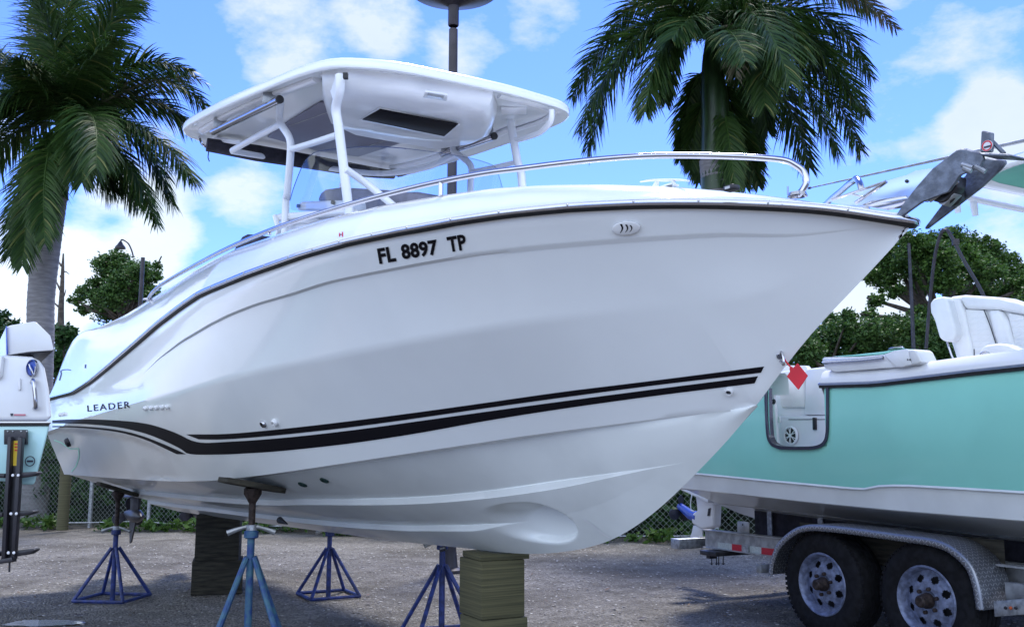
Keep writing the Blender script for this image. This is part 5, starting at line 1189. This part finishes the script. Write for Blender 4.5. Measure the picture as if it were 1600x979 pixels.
for i, (yl, xl, xr) in enumerate(((742, 16, 66), (802, 13, 61), (863, 9, 62))):
    up_ = -3 if i < 2 else -5
    sl3([(xr - 35, yl - 4), (xr - 10, yl - 4 + up_ * .6), (xr, yl - 3 + up_), (xr + 1.5, yl + up_), (xr - 8, yl + 1), (xr - 35, yl + 5)], blackmetal, 'ladder_step', vec=(0, -.05, 0), dy=-.02, parent=lad, bev=.004)
    sl3([(-25, yl - 3), (xl, yl - 3), (xl, yl + 4), (-20, yl + 2)], blackmetal, 'ladder_step', vec=(0, -.05, 0), dy=-.02, parent=lad, bev=.004)
    for x_ in (xl + 4, xl + 12.5): build('bolt', M().lathe([(.0001, .004), (.005, .003), (.0066, 0)], q3(x_, yl, -.082), (0, -1, 0), 10), white_paint, lad)
for x_ in (12, 20, 33, 42): build('bolt', M().lathe([(.0001, .003), (.003, .002), (.004, 0)], q3(x_, 673.5, -.033), (0, -1, 0), 8), galv, lad)
ys = sl3([(21.5, 688), (33.5, 688), (31, 727), (20.5, 727)], yellow, 'yellow_sticker', vec=(0, -.001, 0), dy=-.0515, parent=lad, bev=0)
for yy in (692, 697, 702): sl3([(23, yy), (32, yy), (31.8, yy + 2), (22.8, yy + 2)], red_m, 'sticker_print', vec=(0, -.001, 0), dy=-.053, parent=ys, bev=0)
build('ladder_pin', M().tube([q3(15, 878, -.06), q3(14.5, 893, -.06)], .004, 6), dark_metal, lad)
build('keel_support', M().box((-3.75, 5.7, .32), (.4, .4, .64)), wood_old, b3)
#@@PART3
# ============================================================ LAMP POSTS
def tr_pt(px, py, Y): return at_y(px, py, Y)
lp = tr_pt(703, 640, 10.4); lpt = tr_pt(705.5, 14, 10.4)
lamp = thing('lamp_post', 'thick dark bronze lamp post with a wide black hood, rising behind the white hardtop', 'lamp post', (lp.x, lp.y, 0))
lx, ly = lp.x, lp.y
build('pole', M().lathe([(.085, 0), (.075, .6), (.058, 2.4), (.050, lpt.z - .25)], (lx, ly, 0), Z3, 20), lampbrown, lamp)
build('base_flange', M().lathe([(.16, 0), (.16, .03), (.1, .05), (.085, .2)], (lx, ly, 0), Z3, 20), lampbrown, lamp)
build('collar', M().lathe([(.055, -.26), (.062, -.25), (.062, -.0), (.055, .05)], (lx, ly, lpt.z + .05), Z3, 20), lampbrown, lamp)
build('lamp_hood', M().lathe([(.05, .0), (.10, .03), (.52, .21), (.53, .23), (.50, .24), (.3, .42), (.1, .5), (.0001, .52)], (lx, ly, lpt.z + .02), Z3, 36), blackmetal, lamp, sharp=40)
l2 = tr_pt(207, 700, 27); l2t = tr_pt(208.5, 405, 27)
lamp2 = thing('lamp_post', 'slim distant lamp post with a curved arm and small bell shade, at the left', 'lamp post', (l2.x, l2.y, 0))
build('pole', M().lathe([(.09, 0), (.075, 2), (.055, l2t.z + .05)], (l2.x, l2.y, 0), Z3, 12), lampbrown, lamp2)
build('curved_arm', M().tube([tr_pt(*q, 27) for q in ((208.5, 402), (206, 392), (201, 381), (195, 376), (190, 374.5), (188.5, 378))], .022, 8, spline=3), lampbrown, lamp2)
shp = tr_pt(188.5, 377, 27)
build('bell_shade', M().lathe([(.03, .0), (.06, -.05), (.09, -.10), (.14, -.16), (.15, -.21), (.0001, -.17)], shp, Z3, 18), blackmetal, lamp2)

# ============================================================ CHAIN LINK FENCE
fa, fb_ = at_z(100, 824, 0), at_z(1000, 846, 0); fd = (fb_ - fa).normalized(); fn = Vector((-fd.y, fd.x, 0)); fn = fn if fn.y > 0 else -fn
f_start = fa - fd * 9; f_len = 26.0; FH = 1.75
fence = thing('chain_link_fence', 'galvanised chain link fence running behind the boats in front of the hedge', 'fence', (fa.x, fa.y, 0))
wire = mat('fence wire', (.20, .23, .22), .55, .4)
wm_ = M(); stp_ = .085; r_ = .0028
zA, zB = .05, FH
vv = []; ff = []
def wseg(a, b):
    d = (b - a).normalized(); u = fn; v_ = d.cross(u); o = len(vv)
    for p in (a, b):
        for k in range(3):
            t = 2.094 * k; vv.append(p + u * (math.cos(t) * r_) + v_ * (math.sin(t) * r_))
    for k in range(3): ff.append((o + k, o + (k + 1) % 3, o + 3 + (k + 1) % 3, o + 3 + k))
h_ = zB - zA; n = int(f_len / stp_)
for i in range(-int(h_ / stp_ * 1.0) - 1, n):
    for sg in (1, -1):
        t0 = i * stp_; xa, xb = (t0, t0 + h_) if sg == 1 else (t0 + h_, t0)
        a = Vector((xa, zA, 0)); b = Vector((xb, zB, 0))
        lo, hi = 0.0, 1.0
        for X_, s_g in ((0, 1), (f_len, -1)):
            pass
        x0c, x1c = min(xa, xb), max(xa, xb)
        if x1c <= 0 or x0c >= f_len: continue
        def atx(x): return zA + (x - xa) / (xb - xa) * h_
        c0_, c1_ = max(x0c, 0), min(x1c, f_len)
        wseg(f_start + fd * c0_ + Z3 * atx(c0_) + fn * (.004 * sg), f_start + fd * c1_ + Z3 * atx(c1_) + fn * (.004 * sg))
wm_.v = vv; wm_.f = ff
wo = build('wire_mesh', wm_, wire, fence, sharp=180); wo['kind'] = 'stuff'
for k, x_ in enumerate(np.arange(1.6, f_len, 3.0)):
    p = f_start + fd * float(x_); build('post', M().lathe([(.03, 0), (.03, FH + .05), (.034, FH + .06), (.0001, FH + .10)], (p.x, p.y, 0), Z3, 12), galv, fence)
build('top_rail', M().tube([f_start + Z3 * FH, f_start + fd * f_len + Z3 * FH], .021, 8), galv, fence)
btm = [f_start + fd * (f_len * i / 30) + Z3 * (.10 + .03 * math.sin(i * 1.7)) - fn * .02 for i in range(31)]
build('tension_wire', M().tube(btm, .012, 6), galv, fence)
p = at_z(146, 823, 0) - fn * .1; build('post', M().tube([(p.x, p.y, 0), (p.x, p.y, 1.3)], .035, 12), galv, fence)
p = at_z(106, 826, 0); po_ = build('wooden_post', M().tube([Vector((0, 0, 0)), Vector((0, 0, 1.25))], .09, 12), wood_new, None); po_.location = (p.x, p.y - .2, 0); tag(po_, 'short weathered round timber post in front of the fence, beside the ladder', 'post')

# ============================================================ FOLIAGE
def leaves_mesh(clumps, size, name, mtl, elong=1.9, shell=.45, up=0.0):
    """clumps: (centre, (rx, ry, rz), n) -> one mesh of small folded leaf faces"""
    Ps = []; cl2 = []
    for c, r, n in clumps:
        if n < 200: cl2.append((c, r, n)); continue
        cl2.append((c, tuple(q * 1.0 for q in r), int(n * .6)))
        k = 12
        for _ in range(k):
            d = rng.normal(size=3); d /= np.linalg.norm(d); f = rng.uniform(.5, 1.25); sr = rng.uniform(.15, .42)
            cl2.append((tuple(np.array(c) + d * np.array(r) * f), tuple(q * sr for q in r), int(n * .75 / k)))
    for c, r, n in cl2:
        d = rng.normal(size=(n, 3)); d /= np.linalg.norm(d, axis=1)[:, None]; rad = rng.random(n) ** (shell if shell < .41 else .85) * (1 if shell < .41 else 1.35)
        # lumpy radius so the outline is uneven
        lump = 1 + .22 * np.sin(d[:, 0] * 5 + c[0] * 3) * np.cos(d[:, 2] * 6 + c[1]) + .10 * np.sin(d[:, 1] * 13 + d[:, 2] * 9)
        Ps.append(np.array(c) + d * (rad * lump)[:, None] * np.array(r))
    P_ = np.concatenate(Ps); n = len(P_)
    a = rng.normal(size=(n, 3)); a /= np.linalg.norm(a, axis=1)[:, None]; a[:, 2] = a[:, 2] * .7 - .15
    b = np.cross(a, rng.normal(size=(n, 3))); b /= np.linalg.norm(b, axis=1)[:, None]
    s = size * (.6 + .8 * rng.random(n))[:, None]
    v = np.stack([P_ - a * s * elong * .5, P_ - b * s * .5, P_ + a * s * elong * .5, P_ + b * s * .5], 1).reshape(-1, 3)
    me = bpy.data.meshes.new(name); me.vertices.add(n * 4); me.vertices.foreach_set('co', v.ravel())
    me.loops.add(n * 4); me.loops.foreach_set('vertex_index', np.arange(n * 4, dtype=np.int32)); me.polygons.add(n)
    me.polygons.foreach_set('loop_start', np.arange(0, n * 4, 4, dtype=np.int32)); me.polygons.foreach_set('loop_total', np.full(n, 4, dtype=np.int32))
    me.update(calc_edges=True); me.materials.append(mtl); o = bpy.data.objects.new(name, me); COL.objects.link(o); return o
def put(o, parent):
    off = off_of(parent); o.data.transform(Matrix.Translation(-off)); o.parent = parent; return o
def px_clump(px, py, rpx, Y, n, flat=.85, jy=1.0):
    c = at_y(px, py, Y + random.uniform(-jy, jy)); r = rpx / F_PX * Y; return ((c.x, c.y, c.z), (r, r * 1.1, r * flat), n)
def tree(name, label, cat, base, clumps, size, mtl, trunk_r, fork, group=None, limb_r=.06, barkm=bark):
    t = thing(name, label, cat, base, group); base = Vector(base)
    tr_ = M(); f = Vector(fork); tr_.tube([base, base + (f - base) * .35 + Vector((.08, 0, 0)), base + (f - base) * .7 - Vector((.06, 0, 0)), f], [trunk_r, trunk_r * .85, trunk_r * .75, trunk_r * .6], 12, spline=3)
    build('trunk', tr_, barkm, t)
    for c, r, n in clumps[::1]:
        c = Vector(c); st = f if (c - f).length < 3.5 or random.random() < .6 else base + (f - base) * .8
        mid = (st + c) * .5 + Vector((random.uniform(-.2, .2), random.uniform(-.2, .2), random.uniform(-.25, .1)))
        build('limb', M().tube([st, mid, c + (c - mid) * .3], [limb_r, limb_r * .6, limb_r * .22], 6, spline=3), barkm, t)
    put(leaves_mesh(clumps, size, 'crown', mtl), t); return t
# the big tree on the right, its domed crown open between the limbs
D = 26
big = [(1375, 418, 26), (1398, 400, 25), (1425, 386, 24), (1455, 380, 22), (1487, 378, 24), (1515, 384, 24), (1543, 396, 24), (1565, 412, 22), (1585, 430, 20), (1604, 448, 20), (1420, 415, 26), (1460, 408, 28), (1505, 410, 28), (1540, 428, 24), (1385, 440, 18), (1440, 445, 22), (1480, 440, 20), (1362, 430, 14), (1370, 470, 12), (1360, 492, 10), (1500, 455, 22), (1530, 462, 20), (1570, 455, 20), (1600, 480, 20), (1445, 500, 22), (1625, 470, 26), (1460, 525, 26), (1400, 455, 12)]
gb = at_y(1478, 700, D)
tree('shade_tree', 'large spreading green tree with a domed crown behind the white boat seats', 'tree', (gb.x, gb.y, 0), [px_clump(x_, y_, r * 1.0, D, int(2800 * (r / 22) ** 2), .75, 1.5) for x_, y_, r in big], .050, pine_leaf, .30, at_y(1474, 505, D), limb_r=.12)
D = 24
for k, (bx_, lab, cl_) in enumerate(((1300, 'low bushy green tree right behind the bow stem, left of the taller crown', [(1255, 545, 26), (1285, 528, 26), (1318, 520, 24), (1350, 518, 24), (1270, 565, 30), (1310, 560, 32), (1345, 555, 30), (1300, 500, 12), (1325, 495, 12), (1240, 575, 20)]),
                                     (1420, 'low bushy green tree below the big domed crown, behind the folded door', [(1375, 520, 24), (1400, 512, 24), (1428, 520, 26), (1390, 555, 32), (1430, 555, 34), (1465, 545, 32), (1480, 575, 34), (1355, 540, 24)]))):
    g_ = at_y(bx_, 700, D); tree('bushy_tree', lab, 'tree', (g_.x, g_.y, 0), [px_clump(x_, y_, r, D, int(3000 * (r / 26) ** 2), .85, 1.2) for x_, y_, r in cl_], .048, tree_leaf, .16, at_y(bx_, 580, D))
D = 32
lt = [(160, 412, 15), (182, 404, 16), (172, 424, 20), (196, 418, 18), (218, 424, 18), (238, 432, 12), (150, 442, 12), (190, 444, 24), (216, 450, 22), (238, 462, 16), (132, 456, 13), (150, 466, 15), (118, 468, 9), (175, 466, 22), (205, 475, 24), (240, 480, 14), (165, 488, 18), (130, 484, 10), (245, 415, 7)]
g_ = at_y(196, 700, D); tree('shade_tree', 'dark rounded tree behind the slim lamp post, left of the white stern', 'tree', (g_.x, g_.y, 0), [px_clump(x_, y_, r * .95, D, int(1500 * (r / 18) ** 2), .8, 1.2) for x_, y_, r in lt], .060, tree_leaf, .26, at_y(192, 500, D), limb_r=.1)
D = 20
ll = [(100, 525, 16), (112, 545, 18), (95, 565, 20), (115, 585, 22), (100, 620, 26), (98, 660, 26), (85, 520, 10), (120, 612, 20)]
g_ = at_y(105, 700, D); tree('bushy_tree', 'dark leafy tree showing between the left boat and the white stern', 'tree', (g_.x, g_.y, 0), [px_clump(x_, y_, r, D, int(1500 * (r / 22) ** 2), .9, .8) for x_, y_, r in ll], .065, hedge_leaf, .14, at_y(103, 610, D))
ll = [(8, 530, 20), (22, 512, 12), (-15, 520, 22), (0, 500, 14), (12, 555, 20), (-20, 560, 26), (40, 600, 30)]
g_ = at_y(0, 700, D); tree('bushy_tree', 'dark leafy tree behind the pale mint boat at the left edge', 'tree', (g_.x, g_.y, 0), [px_clump(x_, y_, r, D, int(1400 * (r / 22) ** 2), .9, .8) for x_, y_, r in ll], .065, hedge_leaf, .14, at_y(0, 590, D))
# bare dead trunk
D = 26; dt_b = at_y(93, 700, D); dt = thing('dead_tree', 'bare broken grey tree trunk standing between the left palm and the round tree', 'tree', (dt_b.x, dt_b.y, 0))
build('trunk', M().tube([at_y(x_, y_, D) for x_, y_ in ((97, 700), (97, 560), (95, 500), (97, 450), (98, 420), (99, 396))], [.12, .10, .09, .06, .045, .02], 8, spline=3), bark, dt)
for (a_, c_, e_) in (((94, 452), (88, 440), (85, 430)), ((95, 432), (101, 424), (108, 428)), ((94, 470), (100, 462), (103, 452)), ((96, 415), (91, 408), (89, 402)), ((93, 480), (86, 474), (82, 468))):
    build('branch', M().tube([at_y(*a_, D), at_y(*c_, D + .2), at_y(*e_, D)], [.035, .02, .008], 6, spline=3), bark, dt)
# hedge right behind the fence
hc = []; random.seed(3)
for i in range(150):
    t = random.uniform(.2, f_len - .5); p = f_start + fd * t + fn * random.uniform(.45, 1.1); hh = random.uniform(.5, 2.5)
    hc.append(((p.x, p.y, hh * .62), (random.uniform(.35, .65), .4, random.uniform(.35, .6)), 330))
ho = leaves_mesh(hc, .075, 'hedge', hedge_leaf, 1.6, .35); ho['kind'] = 'stuff'; ho['label'] = 'dense dark green hedge growing right behind the chain link fence'; ho['category'] = 'hedge'
# dark sheet standing in for the shade inside the hedge
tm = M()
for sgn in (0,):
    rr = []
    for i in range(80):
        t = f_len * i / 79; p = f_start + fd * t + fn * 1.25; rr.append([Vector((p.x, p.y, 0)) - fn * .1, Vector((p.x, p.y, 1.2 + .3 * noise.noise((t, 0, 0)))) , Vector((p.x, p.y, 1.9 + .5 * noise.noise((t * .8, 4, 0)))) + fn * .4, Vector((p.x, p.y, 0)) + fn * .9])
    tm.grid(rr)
tw = build('hedge_shade_core', tm, dark_core); tw['kind'] = 'stuff'; tw['label'] = 'dark sheet added as shade in the heart of the hedge behind the fence'; tw['category'] = 'hedge'
wc = []
for i in range(110):
    t = random.uniform(2, f_len - 6); p = f_start + fd * t - fn * random.uniform(-.12, .30) ** 1; wc.append(((p.x, p.y, .05 + random.random() * .08), (random.uniform(.06, .28), .10, random.uniform(.05, .12)), int(random.uniform(20, 70))))
wo_ = leaves_mesh(wc, .05, 'weeds', weed_leaf, 2.2, .5); wo_['kind'] = 'stuff'; wo_['label'] = 'bright green weeds along the foot of the chain link fence'; wo_['category'] = 'weeds'
# tree belt far off
fc = []
for i in range(90):
    x_ = -70 + i * 1.7 + random.uniform(-1, 1); y_ = 66 + random.uniform(-4, 6); hh = random.uniform(2.0, 4.6); fc.append(((x_, y_, hh * .55), (2.4, 2, hh * .62), 420))
fo_ = leaves_mesh(fc, .42, 'treeline', tree_leaf, 1.4, .4); fo_['kind'] = 'stuff'; fo_['label'] = 'far off belt of green trees closing the yard'; fo_['category'] = 'trees'

# ------------------------------------------------------------ palms
def frond(parent, pts, Llen, mtl, n=84, droop=.55, plum=.5, w=.026, seed=0, rr_=.022, t0=.10, twist=0, thin=1.0):
    """feather frond: tapered rachis and hundreds of drooping leaflets, one mesh"""
    rnd = random.Random(seed); C_ = catmull([Vector(p) for p in pts], 12); m = M()
    cum = [0]
    for i in range(1, len(C_)): cum.append(cum[-1] + (C_[i] - C_[i - 1]).length)
    m.tube(C_, [rr_, rr_ * .7, rr_ * .4, rr_ * .12], 6)
    def at(t):
        L = t * cum[-1]; i = int(np.searchsorted(cum, L)); i = min(max(i, 1), len(C_) - 1); f = (L - cum[i - 1]) / max(cum[i] - cum[i - 1], 1e-6)
        return C_[i - 1].lerp(C_[i], f), (C_[min(i + 1, len(C_) - 1)] - C_[max(i - 2, 0)]).normalized()
    for i in range(n):
        t = t0 + (1 - t0) * (i + rnd.random() * .8) / n; t = min(t, .995); p, tg = at(t)
        side = tg.cross(Z3); side = side.normalized() if side.length > .15 else Vector((1, 0, 0)); up = side.cross(tg).normalized()
        L = Llen * (math.sin(math.pi * min(1, (t * .80 + .14))) ** .7) * rnd.uniform(.75, 1.1)
        for sg in (1, -1):
            for lay in range(2):
                if rnd.random() > thin: continue
                e = rnd.uniform(-plum, plum) + (.28 if lay == 0 else -.25); fw = rnd.uniform(.38, .75) + t * .75
                d = (side * sg * math.cos(e) + up * math.sin(e) + tg * fw).normalized(); l = L * rnd.uniform(.8, 1.1)
                wd = w * .85 * rnd.uniform(.7, 1.15); nrm = d.cross(tg).normalized() if abs(d.dot(tg)) < .98 else up; wv = d.cross(nrm).normalized(); q = p.copy(); o = len(m.v); g_ = 0
                ks = 4; vs = []
                for k in range(ks + 1):
                    f = k / ks; ww = wd * (.55 + 1.0 * f if f < .4 else .95 * (1 - (f - .4) / .62) + .02) * .5
                    if k < ks: vs += [q + wv * ww, q - wv * ww]
                    else: vs.append(q.copy())
                    d2 = (d + Vector((0, 0, -droop * (f + .12) * 1.5 * rnd.uniform(.8, 1.2)))).normalized(); q = q + d2 * (l / ks); wv = (wv - d2 * wv.dot(d2)).normalized()
                m.v += vs
                for k in range(ks - 1): m.f.append((o + 2 * k, o + 2 * k + 1, o + 2 * k + 3, o + 2 * k + 2))
                m.f.append((o + 2 * ks - 2, o + 2 * ks - 1, o + 2 * ks))
    off = off_of(parent); me = bpy.data.meshes.new('frond'); me.from_pydata([tuple(v - off) for v in m.v], [], m.f); me.materials.append(mtl)
    ob = bpy.data.objects.new('frond', me); COL.objects.link(ob); ob.parent = parent; return ob
def palm(label, base_px, trunk, D, crown, fr, shaft=None, leaf=.55, n=84):
    b_ = at_y(*base_px, D); t = thing('royal_palm', label, 'palm tree', (b_.x, b_.y, 0), 'royal palms behind the boats')
    pts = [Vector((b_.x - .05, b_.y, 0))] + [at_y(x_, y_, D) for x_, y_, r in trunk]; rs = [trunk[0][2] * 1.25 / F_PX * D] + [r / F_PX * D for _, _, r in trunk]
    tm_ = M().tube(pts, rs, 24, spline=1); tm_ = M().tube(catmull(pts, 26), list(np.interp(np.linspace(0, 1, (len(pts) - 1) * 26 + 1), np.linspace(0, 1, len(pts)), rs)), 24)
    # ring scars
    for i in range(0, len(tm_.v) // 24):
        if i % 4 == 0:
            c = sum(tm_.v[i * 24:(i + 1) * 24], Vector()) / 24
            for k in range(24): tm_.v[i * 24 + k] = c + (tm_.v[i * 24 + k] - c) * 1.025
    build('trunk', tm_, palm_bark, t, sharp=60)
    if shaft: build('crownshaft', M().tube([at_y(x_, y_, D) for x_, y_, r in shaft], [r / F_PX * D for _, _, r in shaft], 20, spline=6), crownshaft_m, t)
    for k, f in enumerate(fr):
        c0_ = at_y(*crown, D); (cx, cy), (ex, ey), dd = f[0], f[1], f[2]; mt_ = f[3] if len(f) > 3 else palm_leaf; thin = f[4] if len(f) > 4 else 1.0
        lf = (f[5] * D / 11 if len(f) > 5 else leaf)
        P0 = at_y(*(f[6] if len(f) > 6 else crown), D); dd *= D / 11; P1 = at_y(cx, cy, D + dd * .6); P2 = at_y(ex, ey, D + dd)
        q = [P0 * (1 - u) ** 2 + P1 * (2 * u * (1 - u)) + P2 * u * u for u in (0, .2, .4, .6, .8, 1)]
        frond(t, q, lf, mt_, n=n, w=.026 * D / 11, rr_=.022 * D / 11, seed=k * 7 + int(crown[0]), thin=thin)
    return t
# each frond: control pixel, tip pixel, depth offset
palm('royal palm at the left with a smooth grey trunk behind the pale mint boat', (60, 700), [(62, 560, 20), (64, 470, 20), (71, 400, 20.5), (80, 330, 21), (87, 290, 20)], 17.2, (98, 195),
     [((92, 90), (112, -90), -.3), ((130, 40), (222, 2), .5), ((150, 60), (215, -30), -.4), ((190, 60), (300, 112), -.2), ((215, 110), (302, 200), .5), ((220, 150), (305, 285), -.3), ((190, 190), (245, 350), -.2, palm_leaf, 1, .45), ((160, 130), (150, 262), -1.4, palm_leaf, 1, .6),
      ((135, 150), (128, 285), -.8), ((60, 70), (85, -70), .6), ((210, 140), (270, 320), .3), ((90, 50), (40, -40), -.4), ((60, 230), (70, 380), -.9, palm_leaf, 1, .45), ((120, 190), (180, 300), .4), ((-10, 60), (-60, 40), .6), ((150, 20), (190, -50), .7), ((50, 200), (35, 415), -.6, palm_leaf, 1, .5), ((70, 240), (15, 400), .4), ((10, 130), (-35, 205), -.5), ((20, 60), (-70, 120), .2), ((40, 90), (-50, 190), -.9), ((170, 200), (215, 320), .7), ((10, 170), (-60, 320), .3),
      ((240, 70), (320, 165), .9, palm_leaf, .8), ((270, 90), (322, 130), .2, palm_dry, .25, .35), ((110, 100), (180, 60), -1.3), ((60, 120), (30, 90), -1.2)],
     [(86, 310, 20), (91, 250, 15), (97, 205, 10), (100, 180, 7)], leaf=.92, n=116)
palm('royal palm right of the hardtop with drooping fronds and a green crownshaft', (1122, 700), [(1128, 560, 21), (1126, 470, 22), (1124, 400, 23), (1122, 320, 24), (1116, 250, 24)], 15.2, (1112, 62),
     [((1000, -30), (905, 205), -.3), ((975, -20), (895, 150), .4), ((960, 0), (918, 235), .2), ((1030, 10), (1008, 175), -.5), ((1050, -5), (1040, 160), .5, palm_leaf, 1, .42), ((1010, -60), (950, 60), .6, palm_leaf, .8), ((1190, -10), (1195, 165), -1.0, palm_leaf, 1, .6), ((1180, -50), (1235, 130), -1.3, palm_leaf, 1, .6),
      ((1225, -40), (1330, 150), -.4), ((1250, 0), (1345, 235), .1), ((1230, 30), (1310, 240), -.5), ((1200, 40), (1265, 262), .5), ((1170, 30), (1200, 205), .3), ((1260, -30), (1352, 180), .8), ((1260, -110), (1400, 45), .2, palm_dry, .8, .45), ((1220, -110), (1360, 20), .8, palm_leaf, .9),
      ((1155, 90), (1190, 262), .6, palm_leaf, 1, .4), ((1075, 110), (1062, 250), .4, palm_leaf, .9, .36, (1108, 110)), ((1165, 200), (1185, 290), .4, palm_leaf, .9, .34, (1128, 180)), ((1135, 190), (1150, 300), -.4, palm_leaf, .8, .36, (1130, 160)), ((1190, -60), (1262, 90), -.7), ((1280, -60), (1360, 120), -.2), ((1080, 120), (1092, 285), .7, palm_leaf, .9, .40, (1105, 120)), ((1145, 150), (1165, 292), .5, palm_leaf, .9, .42, (1120, 120)), ((1110, 170), (1128, 300), .9, palm_leaf, .9, .40, (1112, 140)), ((1085, 180), (1080, 262), .5, palm_leaf, .8, .38, (1105, 150)), ((1060, 0), (1000, -60), -.6), ((1120, -60), (1135, -200), -.4), ((1150, -50), (1220, -160), .4), ((1080, -60), (1040, -160), .3),
      ((1140, 20), (1165, 95), -1.5, palm_leaf, 1, .5), ((1090, 0), (1050, 60), -.9), ((1160, -10), (1150, 120), -1.1, palm_dry, .25, .4)],
     [(1120, 300, 25), (1118, 262, 24), (1118, 200, 23), (1116, 150, 22), (1112, 100, 16), (1112, 60, 10)], leaf=.86, n=122)
